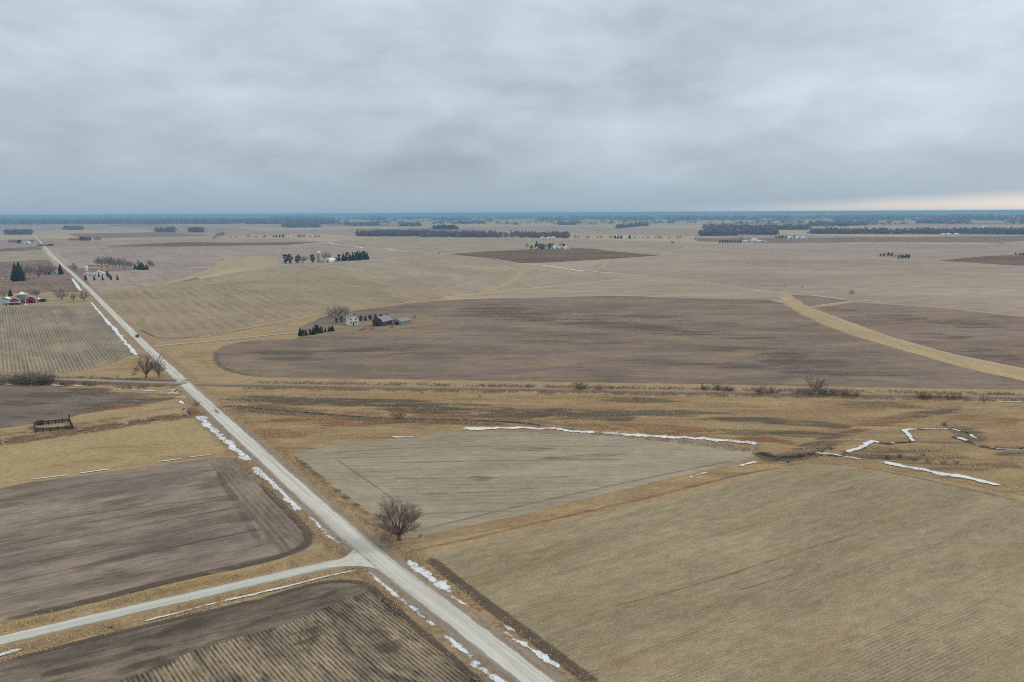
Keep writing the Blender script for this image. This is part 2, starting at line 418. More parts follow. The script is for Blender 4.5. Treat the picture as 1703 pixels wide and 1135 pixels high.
def ribbon(name, pxs, width, mat, label, cat, z, step=4.0, sm=2, crown=0.0, bank=0.0, jit=0.0, kind='structure', widths=None, world=False):
    """a strip along a line: flat, or raised 'crown' metres on an embankment 'bank' metres wide"""
    pts = path_points(pxs, step, sm, world); nn = normals2(pts); al = 0
    prof = [(-0.5, crown * .72), (-0.3, crown * .92), (0, crown), (0.3, crown * .92), (0.5, crown * .72)]
    if crown: prof = [(-0.5, None)] + prof + [(0.5, None)]
    V = []; F = []; U = []; A = []
    for i, (p, n) in enumerate(zip(pts, nn)):
        if i: al += (p - pts[i - 1]).length
        wd = width
        if widths: wd = width * np.interp(i / max(1, len(pts) - 1), [q[0] for q in widths], [q[1] for q in widths])
        for k, (u, h) in enumerate(prof):
            off = u * wd
            if h is None: off += math.copysign((z + crown) * 2.2, u); h = .10 - z
            if jit and k in (0, 1, len(prof) - 2, len(prof) - 1) and (crown or k in (0, len(prof) - 1)): off += jit * (mnoise.noise(Vector((p.x / 5, p.y / 5, 1.5 * (u > 0)))) + .5 * mnoise.noise(Vector((p.x / 1.5, p.y / 1.5, 9 + (u > 0)))))
            q = p + n * off; V.append((q.x, q.y, z + h)); U.append(u + 0.5); A.append(al)
    m = len(prof)
    for i in range(len(pts) - 1):
        for k in range(m - 1): F.append([i*m+k+1, i*m+k, (i+1)*m+k, (i+1)*m+k+1])
    o = mesh_obj(name, V, F, mat); me = o.data
    for nm, dat in (('u', U), ('along', A)):
        at = me.attributes.new(nm, 'FLOAT', 'POINT'); at.data.foreach_set('value', dat)
    bm = bmesh.new(); bm.from_mesh(me)
    for f in bm.faces:
        if f.normal.z < 0: f.normal_flip()
    bm.to_mesh(me); bm.free()
    return tag(o, label, cat, kind=kind)
def embankment(name, pxs, w_in, w_out, crown, mat, label, z, step=5.0, sm=2):
    """grassy slopes either side of a raised road"""
    pts = path_points(pxs, step, sm); nn = normals2(pts); V = []; F = []
    prof = [(-w_out, 0.0), (-(w_in + w_out) / 2, crown * .3), (-w_in, crown * .66), (w_in, crown * .66), ((w_in + w_out) / 2, crown * .3), (w_out, 0.0)]
    for p, n in zip(pts, nn):
        for k, (o_, h) in enumerate(prof):
            j = 0.5 * mnoise.noise(Vector((p.x / 6, p.y / 6, k))) if k in (0, 5) else 0
            q = p + n * (o_ + j); V.append((q.x, q.y, z + h))
    for i in range(len(pts) - 1):
        for k in range(5): F.append([i*6+k, (i+1)*6+k, (i+1)*6+k+1, i*6+k+1][::-1])
    o = mesh_obj(name, V, F, mat); me = o.data
    bm = bmesh.new(); bm.from_mesh(me)
    for f in bm.faces:
        if f.normal.z < 0: f.normal_flip()
    bm.to_mesh(me); bm.free()
    return tag(o, label, 'verge', kind='structure')
def patch(name, px, py, rx, ry, mat, label, z, cat='soil', slope=0.0, rings=6, k=40, world_r=None):
    """soft-edged stain: outline given in photograph pixels, 'a' falls from 1 at the middle to 0 at the rim"""
    V = []; A = []; F = []
    for i in range(rings + 1):
        t = i / rings
        for j in range(k):
            a = 2 * math.pi * j / k; x = math.cos(a) * rx * 1.5 * t; y = math.sin(a) * ry * 1.7 * t + x * slope
            p = G(px + x, py + y); V.append((p.x, p.y, z)); A.append(1 - t)
    for i in range(rings):
        for j in range(k):
            j2 = (j + 1) % k
            if i == 0: F.append([j2 * 0, k + j2, k + j]); continue
            F.append([i*k+j, i*k+j2, (i+1)*k+j2, (i+1)*k+j])
    o = mesh_obj(name, V, F, mat); me = o.data
    at = me.attributes.new('a', 'FLOAT', 'POINT'); at.data.foreach_set('value', A)
    bm = bmesh.new(); bm.from_mesh(me)
    for f in bm.faces:
        if f.normal.z < 0: f.normal_flip()
    bm.to_mesh(me); bm.free()
    return tag(o, label, cat, kind='structure')
def soft_band(name, pxs, width, mat, label, z, cat='soil', step=4.0, sm=2):
    pts = path_points(pxs, step, sm); nn = normals2(pts); V = []; F = []; A = []
    prof = [(-0.5, 0), (-0.25, .6), (0, 1), (0.25, .6), (0.5, 0)]; L = len(pts)
    for i, (p, n) in enumerate(zip(pts, nn)):
        e = min(1, min(i, L - 1 - i) / max(1, L * .12))
        for u, a in prof:
            q = p + n * (u * width); V.append((q.x, q.y, z)); A.append(a * e)
    for i in range(L - 1):
        for k in range(4): F.append([i*5+k+1, i*5+k, (i+1)*5+k, (i+1)*5+k+1])
    o = mesh_obj(name, V, F, mat); me = o.data
    at = me.attributes.new('a', 'FLOAT', 'POINT'); at.data.foreach_set('value', A)
    bm = bmesh.new(); bm.from_mesh(me)
    for f in bm.faces:
        if f.normal.z < 0: f.normal_flip()
    bm.to_mesh(me); bm.free()
    return tag(o, label, cat, kind='structure')

# the plain: patchwork of harvested fields on the survey grid, to the horizon
def plain_mat():
    t = NT('plain_fields'); P = t.rot(t.pos, ROAD_A)
    n = t.n.new('ShaderNodeVectorMath'); n.operation = 'FLOOR'; t.l.new(t.scale(P, (1 / 805, 1 / 402, 1), (.3, .45, 0)), n.inputs[0])
    wn_ = t.n.new('ShaderNodeTexWhiteNoise'); wn_.noise_dimensions = '2D'; t.l.new(n.outputs[0], wn_.inputs[0])
    r = t.n.new('ShaderNodeValToRGB'); r.color_ramp.interpolation = 'CONSTANT'; el = r.color_ramp.elements
    cols = [(0, (143, 137, 133)), (.24, (137, 130, 131)), (.42, (150, 143, 135)), (.6, (132, 126, 129)), (.74, (147, 143, 135)), (.9, (116, 110, 116))]
    while len(el) < len(cols): el.new(.5)
    for e, (p, c) in zip(el, cols): e.position = p; e.color = (*lin(c, 2400), 1)
    t.l.new(wn_.outputs['Value'], r.inputs[0])
    big = t.noise(t.scale(P, (1 / 260, 1 / 120, 1)), 1.0, 6, 0.6, 0.5); st = t.noise(t.scale(t.pos, (1 / 220, 1 / 40, 1)), 1.0, 5, 0.6)
    f = t.m('ADD', 0.78, t.m('MULTIPLY', big, 0.44)); f = t.m('MULTIPLY', f, t.m('ADD', 0.86, t.m('MULTIPLY', st, 0.28)))
    t.col(t.scaled(r.outputs[0], f)); return t.mat
EXT = 34000
def ground():
    xs = np.linspace(-EXT, EXT, 9); V = [(x, y, 0) for y in np.linspace(-1500, EXT, 6) for x in xs]
    F = [[j*9+i, j*9+i+1, (j+1)*9+i+1, (j+1)*9+i] for j in range(5) for i in range(8)]
    tag(mesh_obj('ground', V, F, plain_mat()), 'wide flat plain of harvested farm fields reaching the horizon', 'ground', kind='structure')
ground()

STRAW = dict(a=(158, 140, 109), b=(144, 127, 100), c_red=(141, 117, 92), dark=(108, 97, 84))
MT['grass'] = grass_mat('straw_grass', ang=CROSS_A, **STRAW)
MT['wet'] = grass_mat('wetland_grass', (157, 138, 103), (139, 121, 93), (135, 109, 85), (98, 89, 78), ang=0.0, red=(0.44, 0.62), drk=(0.54, 0.70), drk_amt=.75, seed=2, stretch=5)
MT['meadow'] = grass_mat('meadow_grass', (158, 142, 109), (150, 134, 102), (150, 126, 95), (130, 115, 91), ang=CROSS_A, red=(0.56, 0.75), drk=(0.62, 0.8), drk_amt=.4, seed=3)
MT['lane'] = grass_mat('grass_waterway', (160, 143, 112), (150, 133, 104), (144, 122, 94), (130, 112, 84), ang=0.3, red=(.55, .75), drk=(.62, .8), drk_amt=.4, seed=5)
MT['far_grass'] = grass_mat('far_straw', (164, 150, 126), (154, 140, 118), (150, 132, 110), (138, 122, 104), seed=6)

Z = 0.03
# near grassland under and between the near fields (everything nearer than the farm lanes)
sheet('grassland', [(-420, 1500), (2400, 1500), (2400, 640), (1703, 640), (860, 600), (735, 492), (560, 452), (150, 478), (-420, 490)], MT['grass'],
      'dry straw coloured grass between the near fields', 'grass', Z)
sheet('meadow', [(-80, 815), (0, 806), (60, 795), (200, 777), (350, 756), (402, 757), (395, 748), (345, 700), (326, 692), (230, 706), (125, 722), (0, 742), (-80, 750)], MT['meadow'],
      'straw coloured pasture left of the gravel road, below the creek', 'meadow', 2 * Z)
sheet('wetland', [(330, 648), (420, 650), (860, 656), (1300, 662), (1640, 669), (1780, 672), (2300, 681), (2300, 975), (1780, 842), (1560, 796), (1420, 772), (1345, 768), (1290, 776), (1000, 850), (690, 905), (655, 905), (560, 830), (440, 730)], MT['wet'],
      'rough tan and russet grassland along the creek', 'wetland', 2 * Z)

# --- near fields
fm = field_mat
MT['f1'] = fm('stubble_tan', (137, 127, 105), (148, 138, 115), CROSS_A, mott=30, streak=(34, 1.3), streak_amt=.16, row=0.76, row_amt=.36, row_mask=(.40, .66), speck=.30, clump=.17, tint=(140, 122, 98), tint_amt=.55, seed=1, dash=.8, coarse=.06)
sheet('field', [(706, 922), (760, 966), (800, 998), (982, 1134), (1180, 1290), (1400, 1480), (2400, 1480), (2400, 1005), (1760, 848), (1660, 824), (1560, 803), (1480, 788), (1420, 780), (1345, 776), (1290, 783), (1140, 822), (860, 888)], MT['f1'],
      'wide tan stubble field with faint rows beside the gravel road', 'field', 3 * Z, jit=.6)
MT['f2'] = fm('stubble_grey', (141, 133, 118), (152, 144, 129), heading((600, 800), (1100, 792)), mott=40, streak=(50, 2.6), streak_amt=.40, speck=.18, clump=.15, tint=(136, 122, 108), tint_amt=.5, seed=2, row=3.0, row_amt=.14, dash=.75, coarse=.09)
sheet('field', [(486, 757), (520, 748), (557, 738), (633, 732), (698, 727), (726, 721), (860, 719), (979, 722), (1100, 731), (1177, 737), (1230, 745), (1262, 756), (1230, 771), (1100, 800), (860, 860), (760, 880), (692, 896), (664, 897), (640, 877), (560, 815)], MT['f2'],
      'triangular grey stubble field behind the big bare tree', 'field', 3 * Z, jit=.6)
MT['b1'] = fm('tilled_grey_brown', (118, 108, 102), (142, 131, 118), CROSS_A, mott=20, streak=(34, 2.2), streak_amt=.48, speck=.2, clump=.18, tint=(100, 91, 85), tint_amt=.85, seed=3, row=1.52, row_amt=.3, row_mask=(.4, .62), dash=.4, coarse=.14)
sheet('field', [(-150, 836), (0, 813), (50, 803), (185, 785), (360, 761), (392, 762), (430, 800), (472, 840), (509, 875), (519, 893), (518, 905), (506, 917), (471, 928), (400, 946), (291, 968), (159, 1002), (0, 1038), (-150, 1070)], MT['b1'],
      'dark tilled field between pasture and side road', 'field', 3 * Z, jit=.6)
MT['b1h'] = fm('tilled_headland', (112, 102, 95), (134, 123, 111), heading((385, 765), (500, 885)), mott=22, streak=(40, 1.5), streak_amt=.4, speck=.26, clump=.2, seed=4, row=1.52, row_amt=.4)
sheet('headland', [(345, 765), (392, 764), (430, 802), (472, 842), (507, 876), (517, 894), (515, 904), (503, 914), (470, 922), (440, 890), (395, 830)], MT['b1h'],
      'dark end rows along the road edge of the tilled field', 'field', 4 * Z, jit=.8)
MT['b2'] = fm('row_stubble_dark', (112, 102, 91), (158, 146, 126), heading((560, 1000), (680, 1100)), mott=14, streak=(22, 2.6), streak_amt=.40, speck=.14, clump=.16, tint=(84, 75, 69), tint_amt=.95, seed=5, row=0.76, row_amt=.74, row_mask=(.22, .45), wob=.03)
sheet('field', [(-200, 1146), (0, 1100), (79, 1079), (211, 1047), (330, 1018), (430, 997), (514, 971), (564, 964), (606, 968), (630, 983), (717, 1063), (807, 1136), (1000, 1300), (1300, 1560), (-300, 1560)], MT['b2'],
      'dark field with crisp pale crop rows below the side road', 'field', 3 * Z, jit=.5)
MT['b2h'] = fm('row_headland_dark', (100, 91, 84), (130, 120, 108), CROSS_A, mott=14, streak=(30, 1.2), streak_amt=.45, speck=.22, clump=.2, seed=6, row=0.76, row_amt=.42, tint=(90, 81, 74), tint_amt=.7)
sheet('headland', [(-180, 1146), (0, 1102), (211, 1050), (430, 1000), (514, 974), (564, 967), (600, 970), (618, 984), (560, 1003), (500, 1028), (440, 1050), (330, 1080), (240, 1120), (120, 1160), (-180, 1250)], MT['b2h'],
      'dark end rows running along the side road', 'field', 4 * Z, jit=1.2)
MT['l3'] = fm('tilled_purple_brown', (104, 95, 88), (126, 115, 105), 0.0, mott=30, streak=(50, 3), streak_amt=.42, seed=7, tint=(88, 82, 74), tint_amt=.6)
sheet('field', [(-120, 644), (0, 645), (100, 645), (165, 648), (195, 654), (270, 662), (292, 664), (264, 669), (200, 679), (132, 690), (110, 697), (60, 704), (0, 713), (-120, 730)], MT['l3'],
      'dark tilled field between creek and ballast track', 'field', 3 * Z)
MT['l2'] = fm('row_stubble_left', (134, 124, 109), (150, 139, 119), heading((143, 514), (219, 591)), mott=40, streak=(120, 2.2), streak_amt=.42, row=1.75, row_amt=.5, row_mask=(.28, .55), wob=.02, speck=.12, seed=8, tint=(120, 110, 102), tint_amt=.5)
sheet('field', [(-140, 513), (0, 512), (74, 509), (148, 509), (156, 513), (190, 551), (222, 591), (200, 599), (148, 615), (100, 621), (0, 620), (-140, 618)], MT['l2'],
      'stubble field with dark row lines beside the red barns', 'field', 3 * Z)
MT['e'] = fm('plowed_brown', (104, 94, 90), (124, 112, 104), 0.0, mott=48, streak=(40, 6), streak_amt=.42, speck=.12, clump=.18, seed=9, tint=(140, 124, 100), tint_amt=.5, coarse=.14, far=300)
sheet('field', [(354, 591), (360, 582), (380, 573), (430, 565), (505, 565), (490, 549), (545, 523), (640, 511), (735, 499), (860, 496), (939, 494), (1045, 492), (1124, 496), (1230, 498), (1294, 499), (1326, 521), (1392, 552), (1511, 587), (1616, 618), (1701, 634), (1780, 650), (1400, 643), (860, 634), (520, 629), (430, 628), (396, 623), (365, 613)], MT['e'],
      'huge brown plowed field around the tree-lined farmstead', 'field', 3 * Z, smooth=1)
MT['k'] = fm('plowed_brown_far', (108, 97, 93), (126, 113, 106), 0.1, mott=60, streak=(50, 9), streak_amt=.32, seed=10, far=500, clump=.2, coarse=.14, tint=(134, 118, 100), tint_amt=.5)
sheet('field', [(1347, 511), (1420, 503), (1570, 513), (1703, 528), (2300, 600), (2300, 790), (1701, 612), (1590, 590), (1484, 561), (1410, 534)], MT['k'],
      'brown plowed field beyond the curving grass waterway', 'field', 3 * Z)
sheet('field', [(1316, 491), (1345, 492), (1412, 500), (1345, 510)], MT['k'],
      'small brown field corner inside the fork of the grass waterway', 'field', 3 * Z)
MT['lane_d'] = fm('waterway_straw', (164, 148, 116), (154, 138, 108), heading((1392, 548), (1590, 603)), mott=30, streak=(40, 2), streak_amt=.2, seed=12, speck=.2)
sheet('grass_waterway', [(1294, 496), (1301, 490), (1315, 490), (1326, 501), (1342, 512), (1410, 538), (1484, 565), (1590, 594), (1701, 617), (1860, 657), (1830, 668), (1701, 633), (1616, 617), (1511, 586), (1392, 551), (1326, 520)], MT['lane_d'],
      'curving tan grass waterway through the brown plowed fields', 'waterway', 5 * Z, smooth=1)
MT['u'] = fm('stubble_olive', (135, 125, 110), (147, 136, 118), heading((500, 468), (640, 505)), mott=60, grain=3.0, far=500, streak=(120, 6), streak_amt=.28, seed=13, row=9, row_amt=.22, wob=.03, clump=.10, coarse=.06, tint=(134, 120, 104), tint_amt=.5)
sheet('field', [(166, 488), (360, 472), (558, 457), (640, 474), (735, 496), (690, 502), (543, 520), (490, 536), (430, 544), (330, 560), (275, 568), (232, 549)], MT['u'],
      'olive tan stubble field beside the road, before the silo farm', 'field', 3 * Z)

# --- farther fields
ZF = 0.025
MT['v'] = fm('stubble_far_tan', (136, 129, 119), (146, 138, 126), heading((620, 440), (800, 480)), mott=120, streak=(200, 10), streak_amt=.2, seed=14, far=900, grain=6.0, speck=.1)
sheet('field', [(258, 478), (430, 447), (480, 440), (612, 433), (745, 424), (826, 431), (868, 440), (880, 445), (1000, 452), (1088, 458), (735, 494), (640, 472), (560, 452), (400, 465)], MT['v'],
      'broad tan stubble slope below the silo farm', 'field', ZF)
MT['d1'] = fm('plowed_dark', (92, 84, 84), (106, 97, 94), 0.0, mott=80, streak=(100, 10), streak_amt=.25, seed=15, far=1500, grain=6.0, speck=.1)
sheet('field', [(745, 423), (800, 419), (860, 416), (947, 412), (985, 414), (1018, 418), (1098, 425), (1018, 431), (913, 437), (866, 438), (826, 431)], MT['d1'],
      'dark plowed wedge below the cluster of white farm buildings', 'field', 2 * ZF)
MT['h'] = fm('stubble_pale_grey', (138, 128, 120), (148, 138, 126), 0.0, mott=90, streak=(100, 8), streak_amt=.22, seed=16, far=700, grain=6.0, speck=.1)
sheet('field', [(738, 496), (1088, 459), (1420, 498), (1300, 500), (1230, 497), (1124, 495), (1045, 491), (939, 493), (860, 495)], MT['h'],
      'pale grey stubble wedge at the top of the brown field', 'field', ZF)
MT['w'] = fm('stubble_mauve', (135, 127, 122), (147, 138, 130), 0.15, mott=130, streak=(160, 14), streak_amt=.26, seed=17, far=1000, grain=6.0, speck=.1)
sheet('field', [(1000, 452), (980, 446), (1010, 433), (1098, 426), (1160, 405), (1290, 410), (1440, 405), (1750, 408), (2400, 416), (2400, 612), (1703, 526), (1570, 511), (1420, 501), (1250, 479), (1088, 458)], MT['w'],
      'wide mauve grey stubble field beyond the plowed ground', 'field', ZF)
sheet('field', [(1561, 434), (1630, 427), (1703, 423), (1800, 420), (1800, 448), (1703, 442), (1688, 442)], MT['d1'],
      'dark plowed field near the right hand evergreen clump', 'field', 2 * ZF)
MT['l4'] = fm('row_dark_left', (106, 97, 94), (124, 113, 106), ROAD_A, mott=50, streak=(100, 5), streak_amt=.35, seed=18, far=900, grain=6.0, row=7, row_amt=.25)
sheet('field', [(-100, 480), (0, 474), (115, 464), (141, 486), (100, 486), (0, 488), (-100, 492)], MT['l4'],
      'dark field between the spruce farm and the red barns', 'field', ZF)
sheet('field', [(-100, 441), (0, 436), (80, 432), (100, 450), (50, 456), (0, 470), (-100, 474)], MT['l4'],
      'dark stubble field behind the tall spruces', 'field', ZF)
sheet('field', [(-100, 423), (0, 420), (68, 417), (83, 431), (0, 434), (-100, 438)], MT['v'],
      'tan field strip left of the far road', 'field', ZF)
sheet('field', [(-100, 418), (0, 414), (66, 410), (70, 416), (0, 419), (-100, 422)], MT['l4'],
      'thin dark field strip by the far farmhouse', 'field', 2 * ZF)
MT['x1'] = fm('stubble_grey_far', (134, 127, 127), (144, 136, 133), heading((110, 410), (160, 460)), mott=120, streak=(180, 12), streak_amt=.25, seed=19, far=1300, grain=6.0, speck=.08)
sheet('field', [(86, 413), (200, 412), (470, 408), (560, 405), (615, 412), (735, 423), (612, 432), (470, 439), (440, 427), (366, 432), (355, 444), (260, 447), (130, 446), (105, 428)], MT['x1'],
      'grey stubble expanse behind the bare windbreak', 'field', ZF)
sheet('field', [(140, 453), (200, 452), (258, 446), (355, 446), (300, 464), (250, 476), (155, 486)], MT['x1'],
      'grey field beside the row of columnar evergreens', 'field', ZF)
sheet('grass_waterway', [(256, 477), (300, 463), (352, 447), (366, 433), (400, 428), (440, 425), (468, 429), (440, 440), (380, 447), (330, 462)], MT['far_grass'],
      'pale tan grass draw left of the silo farm', 'waterway', 3 * ZF, smooth=1)
sheet('field', [(180, 409), (300, 403), (400, 404), (535, 403), (480, 407), (300, 410)], MT['d1'],
      'thin dark field far behind the bare windbreak', 'field', 3 * ZF)
sheet('field', [(540, 403), (600, 396), (860, 397), (1160, 404), (1098, 424), (1018, 417), (947, 411), (860, 415), (745, 422), (620, 411)], MT['v'],
      'pale tan plain below the long dark wood', 'field', ZF)
sheet('field', [(100, 402), (300, 398), (470, 397), (540, 402), (300, 408), (110, 410)], MT['v'],
      'pale far field behind the small conifer row', 'field', 2 * ZF)
sheet('field', [(1150, 396), (1300, 396), (1703, 393), (1790, 393), (1790, 404), (1440, 403), (1290, 405), (1160, 402)], MT['l4'],
      'dark mauve far field below the right hand wood', 'field', 2 * ZF)
sheet('field', [(1640, 405), (1703, 401), (1800, 401), (1800, 411), (1703, 411)], MT['v'],
      'pale far field at the foot of the right hand wood', 'field', 3 * ZF)
for pts, lab in [(((1252, 418), (1273, 421), (1380, 428), (1460, 431), (1560, 437), (1640, 441)), 'thin tan grass strip across the mauve field'),
                 (((868, 440), (872, 446), (862, 460), (850, 470), (790, 492)), 'thin tan grass lane crossing the slope below the dark wedge'),
                 (((1010, 434), (1008, 440), (998, 446)), 'short tan draw on the mauve field')]:
    ribbon('grass_lane', pts, 9, MT['far_grass'], lab, 'lane', 3 * ZF, step=10)
ribbon('grass_lane', [(330, 562), (430, 542), (545, 521), (640, 510), (712, 498)], 6, MT['lane'], 'tan grass lane between the olive field and the plowed field', 'lane', 5 * Z, step=6)
ribbon('grass_lane', [(1335, 515), (1370, 510), (1412, 503)], 6, MT['lane'], 'narrow tan side lane joining the curving waterway', 'lane', 5 * Z, step=6)
ribbon('farm_track', [(190, 452), (240, 451), (330, 449), (365, 444)], 4, MT['far_grass'], 'pale farm track running east of the windbreak farm', 'track', 4 * ZF, step=10)

# --- roads
MT['verge'] = grass_mat('verge_brown', (150, 133, 110), (138, 121, 100), (142, 114, 88), (112, 100, 86), ang=ROAD_A, seed=21, red=(.48, .68))
MT['shoulder'] = patch_mat('loose_gravel', (150, 141, 132), soft=(.3, 1.3), nscale=(.15, .4), ang=ROAD_A, amt=.9, hi=(134, 124, 114))
MT['road'] = road_mat('gravel_road', (194, 196, 192), (152, 146, 136))
MT['road2'] = road_mat('gravel_side_road', (188, 193, 190), (150, 142, 126))
MT['ballast'] = road_mat('ballast', (150, 146, 142), (122, 112, 98)); MT['ballast2'] = road_mat('ballast_weedy', (138, 132, 124), (128, 114, 94))
MT['drive'] = road_mat('driveway_gravel', (172, 170, 164), (140, 128, 110))
MAIN = [(1010, 1226), (905, 1146), (830, 1088), (735, 1014), (638, 940), (560, 872), (480, 800), (400, 726), (346, 676), (310, 642), (264, 598), (205, 540), (148, 482), (121, 456), (98, 437), (75, 411), (58, 393), (52, 388), (38, 377), (29, 372)]
SIDE = [(-160, 1107), (0, 1068.5), (215, 1018), (430, 968.5), (540, 943), (600, 932), (645, 938)]
embankment('verge', MAIN[:13], 2.3, 6.6, 0.42, MT['verge'], 'grassy slopes of the main gravel road', 2.6 * Z)
embankment('verge', SIDE[:-1], 1.8, 5.0, 0.36, MT['grass'], 'grassy slopes of the gravel side road', 2.5 * Z)
ribbon('road', MAIN, 5.1, MT['road'], 'long pale gravel road running to the horizon', 'road', 0.20, crown=.28, step=4, jit=.35)
ribbon('side_road', SIDE, 3.9, MT['road2'], 'pale gravel side road joining the main road', 'road', 0.17, crown=.24, step=3, jit=.25)
# flared mouth of the junction
sheet('road_junction', [(541, 941), (560, 936), (577, 928), (589, 916), (590, 903), (618, 926), (660, 962), (640, 954), (620, 947), (600, 944), (565, 945), (543, 948)], MT['road'],
      'flared gravel mouth of the side road', 'road', 0.385, smooth=1, jit=.2)
bmj = bmesh.new(); bmj.from_mesh(bpy.data.objects['road_junction'].data)
for v in [g_ for g_ in bmesh.ops.extrude_edge_only(bmj, edges=[e_ for e_ in bmj.edges if e_.is_boundary])['geom'] if isinstance(g_, bmesh.types.BMVert)]: v.co.z = .10; v.co.x += (v.co.x - G(606, 936).x) * .03; v.co.y += (v.co.y - G(606, 936).y) * .03
bmj.to_mesh(bpy.data.objects['road_junction'].data); bmj.free()
o_j = bpy.data.objects['road_junction']
for nm, val in (('u', .5), ('along', 3.0)):
    at = o_j.data.attributes.new(nm, 'FLOAT', 'POINT'); at.data.foreach_set('value', [val] * len(o_j.data.vertices))
RAIL = [(-260, 622), (-60, 628), (90, 633), (140, 634), (200, 636.5), (300, 639.5), (420, 641.5), (860, 648), (1300, 655), (1560, 659), (1703, 662), (2300, 673)]
ribbon('ballast_track', RAIL[:6] + [(308, 640)], 4.6, MT['ballast'], 'grey ballast track left of the gravel road', 'track', .22, crown=.5, step=4, jit=.4)
ribbon('ballast_track', [(326, 640)] + RAIL[6:], 3.4, MT['ballast2'], 'grey ballast track right of the gravel road', 'track', .22, crown=.4, step=4, jit=.9)
ribbon('driveway', [(236, 574), (252, 576.5), (272, 575), (330, 570), (430, 560), (497, 553)], 4.0, MT['drive'], 'gravel driveway to the tree-lined farmstead', 'driveway', .2, step=4, jit=.4)
ribbon('field_entrance', [(318, 660), (308, 660), (296, 663)], 6, MT['drive'], 'short gravel field entrance by the creek', 'driveway', .2, step=2, jit=.4)

# --- dark wet soil, tracks and scrub stains
MT['p_dark'] = patch_mat('wet_soil', (84, 77, 70), nscale=(.05, .16), ang=CROSS_A, amt=.7)
MT['p_dark2'] = patch_mat('wet_soil_flat', (98, 90, 80), nscale=(.018, .12), ang=0.0, amt=.75)
MT['p_line'] = patch_mat('wheel_line', (92, 83, 72), soft=(-.5, 1.3), nscale=(.12, .4), amt=.3, hi=(110, 99, 84))
MT['p_edge'] = patch_mat('edge_furrow', (80, 73, 66), soft=(-.4, 1.0), nscale=(.06, .3), amt=.75, hi=(98, 90, 80))
MT['p_scrub'] = patch_mat('dark_scrub', (84, 78, 70), soft=(.2, 1.7), nscale=(.03, .2), amt=.8, hi=(112, 101, 84))
MT['p_russet'] = patch_mat('russet_grass', (128, 96, 70), nscale=(.04, .16), amt=.8, hi=(148, 112, 80))
MT['p_gold'] = patch_mat('golden_grass', (172, 150, 106), nscale=(.04, .16), amt=.7, hi=(160, 137, 94))
ZP = 4.4 * Z
def P(k): return ZP + 0.0007 * k
kk = 0
for px, py, rx, ry, sl in [(548, 1004, 26, 17, -.2), (640, 1068, 30, 20, .3), (505, 1056, 34, 16, -.2), (290, 1046, 70, 8, -.24), (240, 1110, 55, 10, -.25)]:
    patch('damp_soil', px, py, rx, ry, MT['p_dark'], 'dark damp blotches on the crop row field', P(kk), slope=sl)['group'] = 'damp blotches on crop rows'; kk += 1
for px, py, rx, ry, sl in [(795, 796, 26, 4, 0), (870, 748, 60, 3, 0), (735, 810, 70, 2.5, -.05), (970, 760, 70, 3, -.05)]:
    patch('damp_soil', px, py, rx, ry, MT['p_dark2'], 'dark bands on the triangular stubble field', P(kk), slope=sl)['group'] = 'dark bands on triangular field'; kk += 1
for px, py, rx, ry, sl in [(900, 530, 130, 7, .03), (1040, 545, 120, 6, .06), (1200, 560, 110, 6, .06), (1240, 582, 90, 5, .05), (960, 568, 120, 4, .03), (1330, 603, 90, 7, .03), (640, 580, 110, 5, -.03), (1060, 525, 90, 4, .04), (1300, 590, 60, 5, .05), (1150, 607, 120, 4, .03), (470, 590, 60, 10, 0), (820, 515, 70, 7, -.05), (1420, 622, 120, 5, .04)]:
    patch('damp_soil', px, py, rx, ry, MT['p_dark2'], 'dark moist swales in the huge plowed field', P(kk), slope=sl)['group'] = 'swales in plowed field'; kk += 1
for px, py, rx, ry, sl in [(1610, 540, 60, 6, .05), (1500, 528, 60, 4, .05), (1650, 590, 50, 9, .1), (1560, 560, 60, 4, .05), (1400, 517, 40, 4, .1)]:
    patch('damp_soil', px, py, rx, ry, MT['p_dark2'], 'dark moist bands beyond the curving waterway', P(kk), slope=sl)['group'] = 'swales beyond waterway'; kk += 1
for px, py, rx, ry, sl in [(150, 652, 40, 6, 0), (240, 664, 60, 6, -.05), (60, 690, 40, 4, -.1), (200, 672, 50, 5, -.1), (85, 658, 40, 4, 0), (30, 672, 50, 4, 0)]:
    patch('damp_soil', px, py, rx, ry, MT['p_scrub'], 'dark wet ground in the creekside field', P(kk), slope=sl)['group'] = 'wet ground creekside field'; kk += 1
for px, py, rx, ry, sl in [(560, 669, 170, 6, .02), (430, 664, 60, 5, 0), (700, 680, 90, 7, .05), (850, 690, 70, 9, .04), (1060, 666, 80, 4, .02), (1130, 688, 90, 5, .02), (960, 690, 90, 7, .04), (1240, 700, 90, 5, .04), (1270, 720, 90, 5, .03), (1460, 676, 70, 6, .03), (1530, 690, 70, 5, -.1), (1340, 723, 80, 5, .05), (470, 683, 60, 6, .1),
                           (1545, 765, 100, 14, .12), (1440, 757, 40, 7, .1), (1610, 722, 34, 9, .2), (1650, 772, 50, 6, .1), (1690, 755, 40, 4, 0), (1310, 762, 50, 7, -.1), (1360, 743, 40, 7, -.1)]:
    patch('scrub_ground', px, py, rx, ry, MT['p_scrub'], 'dark wet scrub ground in the creek grassland', P(kk), slope=sl, cat='scrub')['group'] = 'scrub ground in creek grassland'; kk += 1
